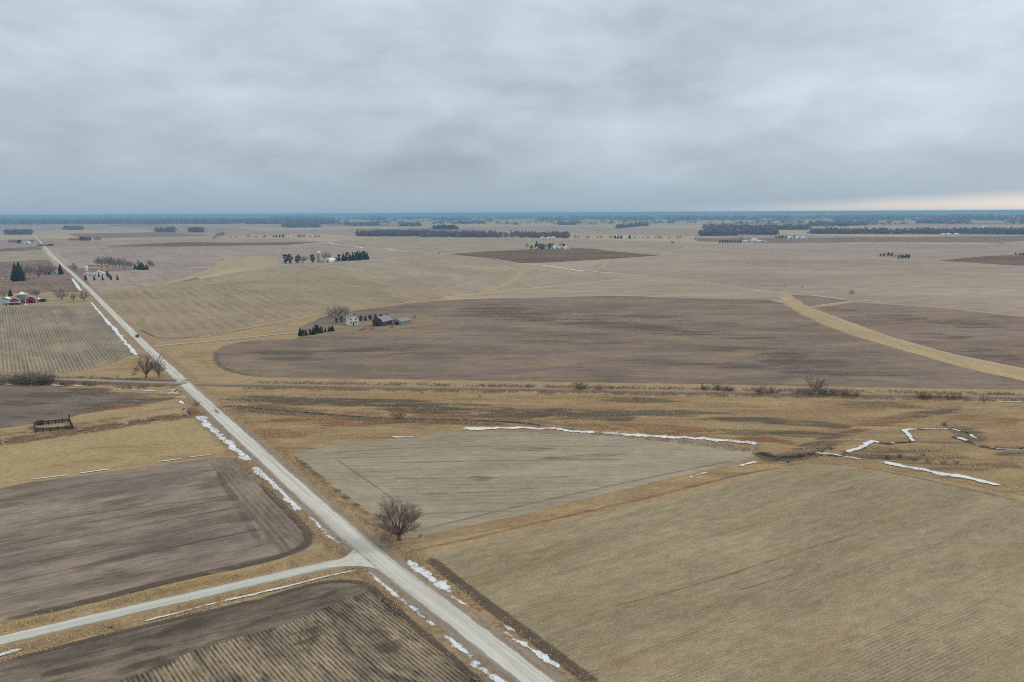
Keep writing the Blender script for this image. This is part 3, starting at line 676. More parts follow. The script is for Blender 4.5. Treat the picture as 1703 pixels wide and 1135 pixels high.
for px, py, rx, ry, sl in [(520, 703, 90, 9, .02), (650, 705, 70, 7, .02), (470, 725, 50, 10, .1), (760, 693, 90, 4, .04), (1100, 712, 110, 5, .06), (1250, 732, 80, 5, .06), (1450, 705, 80, 6, -.1), (1640, 700, 70, 8, .05), (200, 676, 80, 4, -.1), (235, 655, 60, 3, 0), (30, 718, 40, 4, -.15), (150, 704, 50, 4, -.15), (280, 655, 25, 4, 0)]:
    patch('russet_grass', px, py, rx, ry, MT['p_russet'], 'russet patches of dead grass', P(kk), slope=sl, cat='grass')['group'] = 'russet grass patches'; kk += 1
for px, py, rx, ry, sl in [(640, 656, 180, 4, .01), (900, 664, 120, 5, .02), (1150, 672, 120, 5, .02), (600, 725, 70, 5, .0), (1320, 690, 70, 8, .02), (210, 745, 80, 8, .0), (300, 760, 60, 4, -.12), (150, 770, 90, 6, -.12), (70, 1030, 80, 6, -.23), (320, 970, 70, 5, -.23), (120, 1062, 60, 5, -.23), (230, 605, 40, 10, -.2), (330, 600, 30, 14, .2)]:
    patch('golden_grass', px, py, rx, ry, MT['p_gold'], 'golden patches of dry grass', P(kk), slope=sl, cat='grass')['group'] = 'golden grass patches'; kk += 1
# wheel tracks and dark furrows along field edges
for pts, wd, mat, lab in [
    ([(712, 928), (757, 965), (806, 1003), (880, 1058), (990, 1140), (1060, 1195)], 3.4, 'p_edge', 'dark furrow along the road edge of the tan field'),
    ([(665, 921), (760, 902), (930, 862), (1080, 828), (1230, 790), (1300, 778)], 1.6, 'p_line', 'wheel track along the grass strip by the tan field'),
    ([(1300, 776), (1345, 770), (1420, 775), (1500, 790), (1600, 812), (1703, 836)], 1.8, 'p_line', 'dark furrow along the far edge of the tan field'),
    ([(486, 758), (560, 817), (640, 878), (660, 893)], 2.6, 'p_dark', 'dark furrow on the road side of the triangular field'),
    ([(560, 765), (625, 810), (680, 850)], .9, 'p_line', 'worn track inside the triangular field'),
    ([(690, 885), (860, 843), (1080, 795), (1230, 765)], 1.2, 'p_line', 'dark row along the slanted edge of the triangular field'),
    ([(360, 785), (400, 848), (432, 905)], 2.6, 'p_line', 'dark turning row in the tilled field'),
    ([(0, 1034), (150, 1001), (290, 965), (400, 943), (470, 925), (505, 912), (516, 897), (508, 880), (470, 843), (430, 803)], 3.0, 'p_edge', 'dark furrow around the edge of the tilled field'),
    ([(0, 1104), (210, 1050), (430, 1000), (514, 974), (564, 967), (604, 970), (628, 985), (716, 1065), (810, 1142)], 1.8, 'p_edge', 'dark furrow around the edge of the crop row field'),
    ([(60, 1128), (250, 1080), (400, 1040), (560, 1005)], 3.4, 'p_dark', 'dark band where the end rows meet the crop rows'),
    ([(360, 585), (356, 597), (368, 612), (400, 622), (440, 627)], 4.0, 'p_line', 'dark rounded end of the huge plowed field'),
    ([(230, 548), (275, 569), (430, 545)], 2.5, 'p_scrub', 'dark edge of the olive field'),
    ([(1180, 966), (1273, 937), (1360, 909), (1430, 888)], .6, 'p_line', 'longest wheel line on the tan stubble field'),
    ([(1230, 983), (1273, 970), (1325, 955)], .55, 'p_line', 'short wheel line beside the longest one'),
    ([(1378, 822), (1400, 817), (1420, 811)], .8, 'p_line', 'short dark line high on the tan stubble field'),
    ([(1020, 1010), (1120, 984), (1240, 950)], .7, 'p_line', 'faint wheel line low on the tan stubble field'),
    ([(660, 771), (760, 768), (900, 766), (1040, 765)], 1.2, 'p_line', 'dark row across the upper triangular field'),
    ([(650, 797), (760, 796), (860, 796), (960, 794)], 1.0, 'p_line', 'dark row across the middle of the triangular field'),
    ([(700, 823), (800, 820), (900, 812)], 1.0, 'p_line', 'dark row above the big tree'),
    ([(530, 757), (620, 748), (740, 744), (900, 742), (1060, 744)], 1.3, 'p_line', 'dark row near the top of the triangular field'),
    ([(60, 868), (180, 851), (300, 836), (380, 826)], 1.4, 'p_line', 'dark row across the upper tilled field'),
    ([(0, 920), (140, 893), (280, 866), (410, 842)], 1.4, 'p_line', 'dark row across the middle of the tilled field'),
    ([(0, 972), (160, 938), (300, 908), (440, 880)], 1.4, 'p_line', 'dark row across the lower tilled field'),
    ([(395, 664), (480, 667), (600, 669), (700, 672), (790, 678), (860, 682)], 16.0, 'p_scrub', 'long dark sedge band right of the road'),
    ([(640, 680), (740, 686), (860, 692), (960, 694), (1060, 696)], 14.0, 'p_scrub', 'dark sedge band beyond the lone shrub'),
    ([(385, 679), (430, 683), (500, 690), (600, 697), (700, 701), (850, 706)], 9.0, 'p_scrub', 'dark mud along the creek right of the road'),
    ([(900, 684), (1040, 686), (1140, 690), (1290, 700), (1420, 712)], 12.0, 'p_scrub', 'dark sedge band in the far creek grassland'),
    ([(1330, 745), (1400, 722), (1500, 700), (1570, 684), (1600, 676)], 6.0, 'p_dark2', 'grey track along the slanted wetland edge'),
    ([(1000, 712), (1120, 718), (1250, 728), (1330, 738)], 9.0, 'p_russet', 'russet band above the snow line'),
    ([(430, 705), (520, 700), (640, 705), (760, 706)], 16.0, 'p_russet', 'russet grass band below the creek'),
    ]:
    soft_band('furrow', pts, wd, MT[mat], lab, P(kk)); kk += 1

def offset_px(pxs, off):
    pts = [G(*p) for p in pxs]; nn = normals2(pts); return [p + n * off for p, n in zip(pts, nn)]
for off, lab in ((-3.6, 'loose grey gravel on the tan field side of the road'), (3.4, 'loose grey gravel on the pasture side of the road')):
    pts = offset_px(MAIN[:9], off); b_ = soft_band('shoulder', [(1, 1), (2, 2)], 1, MT['shoulder'], lab, 0, cat='shoulder')
    pp = resample(smooth_poly(pts, 2, closed=False), 3.0, 0, closed=False); nn_ = normals2(pp); V_ = []; A_ = []; F_ = []
    for i, (p, n) in enumerate(zip(pp, nn_)):
        for u, a in ((-1.5, .0), (-.7, .45), (0, .5), (.7, .45), (1.5, 0)):
            q = p + n * u; h_ = .31 - .075 * max(0, abs(off + u) - 2.3); V_.append((q.x, q.y, max(.14, h_) + .09)); A_.append(a)
    for i in range(len(pp) - 1):
        for k in range(4): F_.append([i*5+k, i*5+k+1, (i+1)*5+k+1, (i+1)*5+k])
    me_ = bpy.data.meshes.new('shoulder'); me_.from_pydata(V_, [], F_); me_.materials.append(MT['shoulder']); at = me_.attributes.new('a', 'FLOAT', 'POINT'); at.data.foreach_set('value', A_); b_.data = me_
# --- creek
def creek(pxs, wd, lab, k):
    ribbon('creek_bank', pxs, wd * 2.0, MT['bank'], 'muddy banks of ' + lab, 'bank', P(k), step=1.6, jit=1.1, sm=2)
    ribbon('creek', pxs, wd, MT['water'], lab, 'creek', P(k + 3), step=1.6, jit=.8, sm=2)
MT['bank'] = grass_mat('creek_bank', (112, 96, 76), (92, 80, 66), (104, 76, 58), (56, 50, 44), seed=9)
creek([(-60, 745), (30, 733), (85, 727), (125, 719), (160, 714), (195, 707), (230, 703), (270, 697), (310, 692), (330, 689)], .8, 'narrow dark creek left of the road', kk); kk += 5
creek([(352, 682), (390, 675), (430, 681), (495, 687), (530, 689), (588, 694), (661, 697), (749, 699), (853, 703), (900, 708)], .8, 'narrow dark creek right of the road', kk); kk += 5
creek([(1262, 754), (1283, 763), (1320, 762), (1352, 757)], 2.6, 'dark pool of the creek under brush', kk); kk += 5
creek([(1352, 757), (1400, 760), (1407, 754), (1416, 750), (1432, 747), (1441, 742), (1445, 737), (1455, 735), (1464, 739), (1490, 738), (1519, 736), (1512, 725), (1502, 717), (1512, 715), (1540, 715), (1564, 714), (1590, 715), (1610, 721), (1622, 728)], .8, 'meandering icy creek in the wetland', kk); kk += 5
creek([(1587, 727), (1600, 731), (1609, 736), (1627, 742), (1651, 747), (1680, 747), (1720, 746), (1800, 744), (1900, 750)], 1.0, 'icy side channel of the creek', kk); kk += 5

# --- snow
def snow(pxs, wd, label, gap=0.0, seed=0, rag=0.6, z=.5, name='snow'):
    """a strip of old snow; 'a' carries its thickness across and along, thinning out where 'gap' is high"""
    pts0 = [G(*p) for p in pxs]; dist = sum(p.length for p in pts0) / len(pts0); sc = max(1.0, dist / 230)
    pts = resample(smooth_poly(pts0, 1, closed=False), .5 * sc, 0, closed=False); nn = normals2(pts)
    V = []; F = []; A = []; L = len(pts)
    for i, (p, n) in enumerate(zip(pts, nn)):
        e = min(1, min(i, L - 1 - i) * .5 * sc / (wd * .8 + .3)); q = lambda k, w_: mnoise.noise(Vector((p.x / (w_ * sc), p.y / (w_ * sc), seed * 7.3 + k * 11)))
        g = q(0, 10) * .8 + q(1, 3) * .5 - gap * .9
        th = max(-.6, min(1.0, .62 + g * 1.1)) * e - (1 - e) * .5
        c = q(2, 6) * .35 * wd * rag; w1 = wd * (.56 + .75 * rag * (q(3, 4.5) + .5 * q(4, 1.3))); w2 = wd * (.56 + .75 * rag * (q(5, 4.5) + .5 * q(6, 1.3)))
        for u, a in ((w1, -.55), (w1 * .5, .25), (0, .5), (-w2 * .5, .25), (-w2, -.55)):
            w_ = p + n * (c + u); V.append((w_.x, w_.y, z)); A.append(a + th * .75 - .17)
    for i in range(L - 1):
        for k in range(4): F.append([i*5+k, i*5+k+1, (i+1)*5+k+1, (i+1)*5+k])
    o = mesh_obj(name, V, F, MT['snow']); at = o.data.attributes.new('a', 'FLOAT', 'POINT'); at.data.foreach_set('value', A)
    bm = bmesh.new(); bm.from_mesh(o.data)
    for f in bm.faces:
        if f.normal.z < 0: f.normal_flip()
    bm.to_mesh(o.data); bm.free()
    tag(o, label, 'snow', kind='stuff')
SN = [
 ([(329, 692), (343, 706), (362, 722), (383, 741), (402, 758), (414, 769)], 2.9, 'snow drift along the pasture side of the road', -.5, .5),
 ([(421, 776), (440, 790), (464, 812), (482, 832), (501, 852)], 2.9, 'snow drift between road and tilled field', -.5, .5),
 ([(512, 858), (535, 878), (550, 893), (564, 907)], 1.5, 'broken snow near the junction corner', .0, .7),
 ([(676, 932), (700, 950), (717, 962), (735, 975), (754, 989)], 2.8, 'patchy snow in the ditch by the tan field', -.25, .9),
 ([(684, 946), (720, 975), (760, 1000), (790, 1016)], 1.2, 'thin snow specks below the ditch snow', .35, .9),
 ([(826, 1036), (850, 1049), (868, 1058)], 1.3, 'small snow patches near the field furrow', .1, 1.0),
 ([(842, 1050), (860, 1068), (880, 1082), (902, 1093), (930, 1117)], 1.5, 'patchy snow by the road shoulder', .1, 1.0),
 ([(600, 950), (618, 953), (632, 966), (650, 983), (668, 999), (686, 1015), (706, 1031), (728, 1047)], 1.7, 'snow strip between junction and crop rows', .0, .6),
 ([(738, 1057), (760, 1075), (783, 1094), (803, 1111), (826, 1130), (850, 1150)], 1.9, 'snow strip along the crop row field', .0, .7),
 ([(597, 949), (550, 959), (506, 970), (450, 984), (400, 995), (365, 1003)], .7, 'thin snow line under the side road', -.2, .6),
 ([(430, 990), (380, 1000), (330, 1012), (290, 1022), (238, 1036)], .55, 'thin snow line beside the side road ditch', -.1, .7),
 ([(40, 1082), (24, 1086), (0, 1092), (-30, 1098)], .9, 'scraps of snow beside the side road', .0, .8),
 ([(50, 799), (80, 795), (115, 791)], .8, 'snow line at the pasture edge', -.4, .5), ([(122, 790), (150, 786), (186, 781)], .8, 'snow line at the pasture edge', -.4, .5),
 ([(257, 770), (280, 767), (306, 764)], .8, 'snow line at the pasture edge', -.4, .5), ([(312, 762), (330, 760), (355, 757)], .8, 'snow line at the pasture edge', -.4, .5),
 ([(-10, 639), (10, 640), (31, 641)], 2.2, 'snow below the creekside brush', -.4, .6), ([(48, 642), (55, 642)], 1.6, 'snow below the creekside brush', -.5, .5),
 ([(80, 641), (95, 642), (109, 643)], 2.6, 'snow below the creekside brush', -.5, .5), ([(120, 642), (142, 643)], 1.4, 'snow below the creekside brush', -.2, .7), ([(165, 643), (176, 643)], 1.4, 'snow below the creekside brush', -.3, .7),
 ([(183, 648), (192, 648), (204, 650)], 6.0, 'big snow patch beside the russet brush', -.6, .45), ([(205, 650), (230, 650), (262, 651)], 1.0, 'dotted snow beside the russet brush', .1, .8),
 ([(647, 728), (670, 728), (693, 727)], 1.4, 'snow at the corner of the triangular field', .0, .8),
 ([(765, 714), (800, 713), (860, 713), (890, 714), (918, 714), (960, 718), (997, 720)], 3.4, 'snow line along the far edge of the triangular field', -.45, .8),
 ([(997, 720), (1060, 725), (1119, 729), (1150, 730), (1196, 733), (1238, 737), (1268, 741)], 3.4, 'snow line running on towards the creek pool', -.35, .8),
 ([(1145, 796), (1160, 791), (1180, 786)], 1.0, 'small snow scraps by the grass strip', .0, .9), ([(1228, 777), (1245, 772), (1263, 768)], 1.6, 'snow scrap beside the creek pool', -.3, .7),
 ([(1350, 754), (1380, 756), (1403, 760), (1425, 764), (1441, 766)], 2.4, 'broken snow at the bend of the tan field', -.3, .8),
 ([(1456, 768), (1475, 771), (1498, 776), (1525, 781), (1550, 786), (1574, 790), (1595, 794), (1611, 797), (1640, 804), (1673, 810)], 3.0, 'long snow drift along the far edge of the tan field', -.35, .55),
 ([(1684, 811), (1697, 815)], 2.2, 'end of the snow drift by the tan field', -.4, .6),
 ([(1405, 754), (1416, 750), (1432, 747), (1441, 742), (1445, 737), (1455, 735), (1463, 739)], 2.0, 'ice on the meandering creek', -.6, .5), ([(1480, 738), (1490, 738)], 1.0, 'ice on the meandering creek', -.2, .6),
 ([(1520, 736), (1512, 725), (1502, 717), (1512, 715), (1530, 715)], 1.6, 'ice on the meandering creek', -.7, .4), ([(1530, 715), (1564, 714), (1580, 715)], .7, 'ice on the meandering creek', -.4, .5),
 ([(1578, 714), (1590, 716), (1600, 719)], 2.0, 'ice on the meandering creek', -.3, .6), ([(1587, 727), (1600, 731), (1610, 736)], 2.0, 'ice on the creek side channel', -.5, .5),
 ([(1610, 722), (1620, 728), (1626, 731)], 1.6, 'ice on the meandering creek', -.2, .6), ([(1622, 740), (1634, 744)], 2.0, 'ice on the creek side channel', -.4, .6), ([(1646, 746), (1656, 747)], 1.6, 'ice on the creek side channel', -.4, .6),
 ([(1655, 748), (1700, 749)], .6, 'ice on the creek side channel', -.2, .6),
 ([(151, 503), (162, 516), (174, 530)], 2.0, 'snow strip between road and row stubble field', -.5, .4), ([(174, 530), (190, 548), (206, 567), (218, 581), (228, 592)], 2.6, 'wider snow drift between road and row stubble field', -.25, .6),
 ([(139, 469), (149, 481)], 3.0, 'snow beside the road by the columnar evergreens', -.3, .6), ([(119, 463), (127, 473), (136, 486)], 3.0, 'snow beside the road by the dark field', -.1, .6),
 ([(72, 412), (80, 422), (96, 438)], 3.0, 'far snow line beside the road', .0, .6),
 ([(299, 667), (306, 674)], 1.6, 'snow scrap beside the culvert', -.5, .5), ([(330, 692), (338, 694), (346, 700)], 3.2, 'snow bank beside the culvert', -.6, .4),
 ([(870, 439), (905, 442), (940, 447), (973, 452)], 5.0, 'far snow line across the tan slope', -.3, .6), ([(985, 452), (1033, 456)], 4.0, 'far snow line meeting the mauve field', -.3, .6),
 ([(545, 403), (560, 408), (585, 409), (605, 413)], 6.0, 'far snow line behind the silo farm', .0, .6), ([(640, 414), (680, 420)], 6.0, 'far snow line behind the evergreen row', .15, .6),
 ([(1250, 483), (1280, 486), (1312, 488)], 2.2, 'snow line at the head of the curving waterway', -.4, .5), ([(1345, 491), (1380, 495), (1412, 499)], 2.2, 'snow line above the small brown corner', -.4, .5), ([(1428, 500), (1466, 503)], 2.0, 'snow line beyond the lone small trees', -.1, .7),
 ([(45, 722), (50, 719), (57, 718)], 2.4, 'white snow heap beside the corral', -.7, .4), ([(1660, 670), (1703, 670)], 1.4, 'snow beside the ballast track', .0, .7),
 ([(490, 790), (520, 815), (549, 838)], .7, 'scraps of snow on the field side of the road', .15, .8),
]
for i, (pts, wd, lab, gap, rag) in enumerate(SN): snow(pts, wd, lab, gap, i + 1, rag, z=(.16 if min(p[1] for p in pts) < 500 else .26) + .0005 * i)
# creeks and stains lie below 1.2 m of stacked sheets; ice sits on the water

# ------------------------------------------------------------------ plants
def bare_tree_mesh(seed, limbs=20, cone=62, subs=9, subsubs=5, twigs=4, thick=1.0, trunk=.13, wide=.5, trunk_r=.028, start=.30):
    """unit-height bare tree: (trunk and limbs mesh, branch and twig mesh)"""
    R = random.Random(seed); A = MB(); B = MB(); th = thick
    def twist(d, ang):
        ax = d.cross(Vector((R.gauss(0, 1), R.gauss(0, 1), R.gauss(0, 1)))).normalized(); return (Matrix.Rotation(rad(ang), 3, ax) @ d).normalized()
    def chain(mb, p, d, L, n, r0, r1, k, up=.06, wob=.09):
        pts = [p]
        for i_ in range(n):
            d = (d + Vector((R.gauss(0, wob), R.gauss(0, wob), up + R.gauss(0, wob * .6)))).normalized(); q = pts[-1] + d * (L / n)
            a_ = r0 + (r1 - r0) * i_ / n; b_ = r0 + (r1 - r0) * (i_ + 1) / n; mb.tube(pts[-1], q, a_, b_, k, cap=False); pts.append(q)
        return pts, d
    lean = Vector((R.gauss(0, .01), R.gauss(0, .01), trunk)); A.tube((0, 0, -.015), lean * .5, trunk_r * 1.5, trunk_r * 1.05, 8, cap=False); A.tube(lean * .5, lean, trunk_r * 1.05, trunk_r * .9, 8, cap=False)
    for i in range(limbs):
        f = (i + .5) / limbs; el = rad(cone) * f ** .62 * R.uniform(.88, 1.08); az = i * 2.39996 + R.uniform(-.35, .35)
        d = Vector((math.sin(el) * math.cos(az), math.sin(el) * math.sin(az), math.cos(el)))
        # distance to a rounded outline: half width 'wide', top at 1
        cz = .55; a_, b_ = wide, 1 - cz; o = Vector((0, 0, trunk * .9 - cz)); ux = math.hypot(d.x, d.y)
        qa = (ux / a_) ** 2 + (d.z / b_) ** 2; qb = 2 * o.z * d.z / b_ ** 2; qc = (o.z / b_) ** 2 - 1; disc = max(.01, qb * qb - 4 * qa * qc)
        L = (-qb + math.sqrt(disc)) / (2 * qa) * R.uniform(.78, 1.0) - .10
        L = max(.25, L)
        r0 = trunk_r * R.uniform(.32, .5) * (1.15 if f < .3 else 1)
        pts, _ = chain(A, lean * R.uniform(.72, 1.0), (d + Vector((0, 0, -.06))).normalized(), L, 6, r0, r0 * .28, 4, up=.03, wob=.06)
        for k in range(subs):
            t = start + (1 - start) * (k + R.random()) / subs; ii = min(5, int(t * 6)); p = pts[ii].lerp(pts[ii + 1], t * 6 - ii); dd = (pts[ii + 1] - pts[ii]).normalized()
            l2 = R.uniform(.17, .27) * (1.12 - .55 * t); q2, _ = chain(B, p, twist(dd, R.uniform(22, 52)), l2, 3, .0034 * th, .0018 * th, 3, up=.05)
            for m_ in range(subsubs):
                t2 = .25 + .75 * (m_ + R.random()) / subsubs; jj = min(2, int(t2 * 3)); p3 = q2[jj].lerp(q2[jj + 1], t2 * 3 - jj); d3 = (q2[jj + 1] - q2[jj]).normalized()
                d4 = twist(d3, R.uniform(18, 50)); l3 = R.uniform(.06, .12); e3 = p3 + d4 * l3; sd = d4.orthogonal().normalized() * (.0019 * th); sd = Matrix.Rotation(R.uniform(0, 6.28), 3, d4) @ sd
                n0 = len(B.v); B.v += [tuple(p3 + sd), tuple(p3 - sd), tuple(e3)]; B.f.append([n0, n0 + 1, n0 + 2])
                for _ in range(twigs):
                    s0 = p3.lerp(e3, R.uniform(.2, 1)); d5 = twist(d4, R.uniform(15, 50)); l4 = R.uniform(.03, .07); sd = d5.orthogonal().normalized() * (.0014 * th)
                    n0 = len(B.v); B.v += [tuple(s0 + sd), tuple(s0 - sd), tuple(s0 + d5 * l4)]; B.f.append([n0, n0 + 1, n0 + 2])
    s_ = 1 / max(v[2] for v in B.v)
    mk = lambda mb: ([tuple(c * s_ for c in v) for v in mb.v], mb.f)
    return mk(A), mk(B)
def spruce_mesh(seed, width=.42, n=900, col=0.5, shape=0.85, base=.03):
    """unit-height conifer: tiers of drooping sprays"""
    R = random.Random(seed); A = MB(); B = MB()
    A.tube((0, 0, -.01), (0, 0, .5), .022, .012, 7); A.tube((0, 0, .5), (0, 0, .97), .012, .003, 5)
    lob = [R.uniform(.75, 1.1) for _ in range(9)]
    for i in range(n):
        t = base + (1 - base) * (R.random() ** 1.25); prof = (1 - t) ** shape if t > .14 else (1 - t) ** shape * (.72 + 2 * t)
        a = R.uniform(0, 6.283); rr = width * .5 * prof * lob[int(a / 6.283 * 9) % 9] * (1 + .12 * math.sin(t * 40 + lob[0] * 9))
        r0 = rr * R.uniform(.15, .6); r1 = rr * R.uniform(.8, 1.1) + .008
        ca, sa = math.cos(a), math.sin(a); dz = -R.uniform(.02, .2) * (r1 - r0) * 1.6 + R.uniform(-.01, .012)
        p = Vector((ca * r0, sa * r0, t)); q = Vector((ca * r1, sa * r1, max(.012, t + dz)))
        wv = Vector((-sa, ca, R.uniform(-.7, .7))).normalized() * (.018 + .05 * rr + .012 * R.random())
        k = len(B.v); m_ = p.lerp(q, .55)
        B.v += [tuple(p), tuple(m_ + wv), tuple(q), tuple(m_ - wv - Vector((0, 0, .012)))]; B.f += [[k, k+1, k+2], [k, k+2, k+3]]
    k = len(B.v); B.v += [(.008, 0, .93), (-.008, .006, .93), (0, 0, 1.0), (0, -.008, .93)]; B.f += [[k, k+1, k+2], [k+1, k+3, k+2], [k+3, k, k+2]]
    return (A.v, A.f), (B.v, B.f)
def pine_mesh(seed, n=1700, width=.62):
    """broader, ragged evergreen with clumped needles and visible gaps"""
    R = random.Random(seed); A = MB(); B = MB()
    A.tube((0, 0, -.01), (.01, 0, .55), .026, .014, 7); A.tube((.01, 0, .55), (0, 0, .92), .014, .004, 5)
    clumps = []
    for i in range(30):
        t = R.uniform(.12, .96); a = R.uniform(0, 6.283); pr = width * .5 * (math.sin(math.pi * min(1, (1 - t) * 1.05 + .03)) ** .6)
        rr = pr * R.uniform(.35, .85); c = Vector((math.cos(a) * rr, math.sin(a) * rr, t)); clumps.append((c, R.uniform(.07, .13)))
        A.tube((0, 0, max(.05, t - .06)), tuple(c), .007, .003, 4, cap=False)
    for i in range(n):
        c, s = R.choice(clumps); d = Vector((R.gauss(0, 1), R.gauss(0, 1), R.gauss(0, .6))).normalized(); p = c + d * s * (R.random() ** .5)
        u = Vector((R.gauss(0, 1), R.gauss(0, 1), R.gauss(0, .5))).normalized() * R.uniform(.03, .055); v = u.cross(d).normalized() * .035
        k = len(B.v); B.v += [tuple(p - u), tuple(p + v), tuple(p + u)]; B.f.append([k, k+1, k+2])
    zz = max(v[2] for v in B.v); f = lambda m_: ([(x, y, max(0, z / zz) if z > 0 else z) for x, y, z in m_.v], m_.f)
    return f(A), f(B)
def shrub_mesh(seed, stems=16, twigs=4, width=1.0, thick=1.0):
    R = random.Random(seed); A = MB(); B = MB()
    for i in range(stems):
        a = R.uniform(0, 6.283); el = rad(R.uniform(5, 48)); b0 = Vector((math.cos(a), math.sin(a), 0)) * R.uniform(0, .03 * width)
        d = Vector((math.sin(el) * math.cos(a) * width, math.sin(el) * math.sin(a) * width, math.cos(el))).normalized(); p = b0; L = R.uniform(.45, .8)
        for s_ in range(3):
            q = p + d * (L / 3); A.tube(tuple(p), tuple(q), .012 * thick * (1 - .25 * s_), .010 * thick * (1 - .25 * s_), 3, cap=False); p = q
            d = (d + Vector((R.gauss(0, .15), R.gauss(0, .15), .05))).normalized()
            for _ in range(twigs * 2):
                e = (d + Vector((R.gauss(0, .5), R.gauss(0, .5), R.gauss(0, .35)))).normalized(); l = R.uniform(.12, .32)
                m_ = p + e * l; sd = e.orthogonal().normalized() * .006 * thick
                k = len(B.v); B.v += [tuple(p + sd), tuple(p - sd), tuple(m_)]; B.f.append([k, k+1, k+2])
                for _ in range(twigs):
                    g_ = (e + Vector((R.gauss(0, .5), R.gauss(0, .5), R.gauss(0, .4)))).normalized(); l2 = R.uniform(.08, .2); sd2 = g_.orthogonal().normalized() * .005 * thick
                    s0 = p + e * l * R.uniform(.3, 1); k = len(B.v); B.v += [tuple(s0 + sd2), tuple(s0 - sd2), tuple(s0 + g_ * l2)]; B.f.append([k, k+1, k+2])
    zz = max(v[2] for v in B.v); f = lambda m_: ([(x / zz, y / zz, max(-.01, z / zz)) for x, y, z in m_.v], m_.f)
    return f(A), f(B)
LIB = {}
def lib(kind, data, mats, names=('trunk', 'crown')):
    ms = []
    for (v, f), m_, nm in zip(data, mats, names):
        me = bpy.data.meshes.new(kind + '_' + nm); me.from_pydata([tuple(x) for x in v], [], f); me.update(); me.materials.append(m_); ms.append((nm, me))
    LIB.setdefault(kind, []).append(ms)
for s_ in range(6): lib('bare', bare_tree_mesh(20 + s_, limbs=11 + s_ % 3 * 2, cone=58 + 3 * s_, subs=6, subsubs=4, twigs=3, thick=3.0, wide=.42 + .03 * s_), (MT['bark'], MT['twig_grey']))
for s_ in range(4): lib('bare_dark', bare_tree_mesh(40 + s_, limbs=11 + s_, cone=46 + 4 * s_, subs=6, subsubs=4, twigs=3, thick=3.0, wide=.34 + .04 * s_), (MT['bark'], MT['twig_dark']))
for s_ in range(3): lib('spruce', spruce_mesh(60 + s_, width=.5 + .06 * s_, n=1400), (MT['bark'], MT['needle']))
for s_ in range(2): lib('column', spruce_mesh(70 + s_, width=.52, n=700, shape=.35, base=.01), (MT['bark'], MT['needle']))
for s_ in range(3): lib('pine', pine_mesh(80 + s_), (MT['bark'], MT['needle']))
for s_ in range(2): lib('cedar', spruce_mesh(90 + s_, width=1.0, n=900, shape=.5, base=.01), (MT['bark'], MT['needle_green']))
for s_ in range(3): lib('shrub', shrub_mesh(100 + s_, stems=14, twigs=3, width=1.7, thick=1.1), (MT['bark'], MT['twig_dark']), ('stem', 'crown'))
for s_ in range(3): lib('shrub_red', shrub_mesh(110 + s_, stems=14, twigs=3, thick=1.1, width=1.9), (MT['brush_red'], MT['brush_red']), ('stem', 'crown'))
NAMES = {'bare': 'bare_tree', 'bare_dark': 'bare_tree', 'spruce': 'spruce_tree', 'column': 'columnar_evergreen', 'pine': 'evergreen_tree', 'cedar': 'evergreen_shrub', 'shrub': 'bare_shrub', 'shrub_red': 'russet_shrub'}
CATS = {'bare': 'tree', 'bare_dark': 'tree', 'spruce': 'tree', 'column': 'tree', 'pine': 'tree', 'cedar': 'shrub', 'shrub': 'shrub', 'shrub_red': 'shrub'}
TC = [0]
def plant(kind, px, py, hpx, label, group=None, wide=1.0, world=None, h=None):
    p = Vector(world) if world else G(px, py); TC[0] += 1; R = random.Random(TC[0] * 13 + 5)
    hh = h or hpx / px_per_m(p)
    e = empty(NAMES[kind], (p.x, p.y, 0.0), R.uniform(0, 6.28)); e.scale = (hh * wide, hh * wide, hh)
    for nm, me in R.choice(LIB[kind]):
        o = bpy.data.objects.new(nm, me); COL.objects.link(o); o.parent = e
    tag(e, label, CATS[kind], group); return e

# the big tree at the corner
(bt, bc) = bare_tree_mesh(5, limbs=26, cone=58, subs=10, subsubs=6, twigs=4, thick=1.25, trunk=.13, wide=.50, trunk_r=.036, start=.42)
pt = G(664, 899); hh = 80 / px_per_m(pt)
e = empty('bare_tree', (pt.x, pt.y, .1), 0.6); _w = max(v[0] for v in bc[0]) - min(v[0] for v in bc[0]); e.scale = (hh * 1.38 / _w, hh * 1.38 / _w, hh)
mesh_obj('trunk', bt[0], bt[1], MT['bark'], e); mesh_obj('crown', bc[0], bc[1], MT['twig'], e)
tag(e, 'large spreading bare tree with reddish twigs at the field corner by the junction', 'tree')
# roadside and creek trees
plant('bare_dark', 243, 629, 48, 'tall bare tree left of the road, farther from the road edge', 'pair of tall roadside trees')
plant('bare_dark', 265, 628, 44, 'tall dark bare tree right beside the road above the ballast track', 'pair of tall roadside trees')
plant('shrub_red', 665, 697, 21, 'lone bare shrub standing on the creek bank right of the road')
plant('shrub', 226, 618, 8, 'small bare shrub left of the tall roadside trees')
plant('shrub', 1353, 652, 33, 'tall bare shrubby tree rising from brush on the ballast track')
plant('bare', 1637, 671, 20, 'bare small tree at the far tip of the creek grassland')
plant('shrub', 1570, 710, 11, 'small bare shrub beside the dark creek loop')
for x, y, h_ in [(6, 637, 14), (22, 636, 16), (36, 635, 22), (50, 635, 21), (62, 636, 17), (75, 636, 20), (88, 634, 15), (-10, 637, 16), (29, 638, 18), (43, 637, 20), (56, 638, 18), (68, 637, 16), (82, 637, 16)]:
    plant('shrub', x, y + 3, h_ * 1.15, 'bare shrub in the dark thicket left of the ballast track', 'thicket left of ballast track', wide=1.5)
for x, y, h_ in [(100, 642, 13), (110, 642, 14), (118, 641, 10), (140, 641, 9), (150, 642, 9), (158, 642, 7)]:
    plant('shrub', x, y, h_, 'low dark shrub between the ballast track and the creekside field', 'low shrubs below ballast track', wide=1.45)
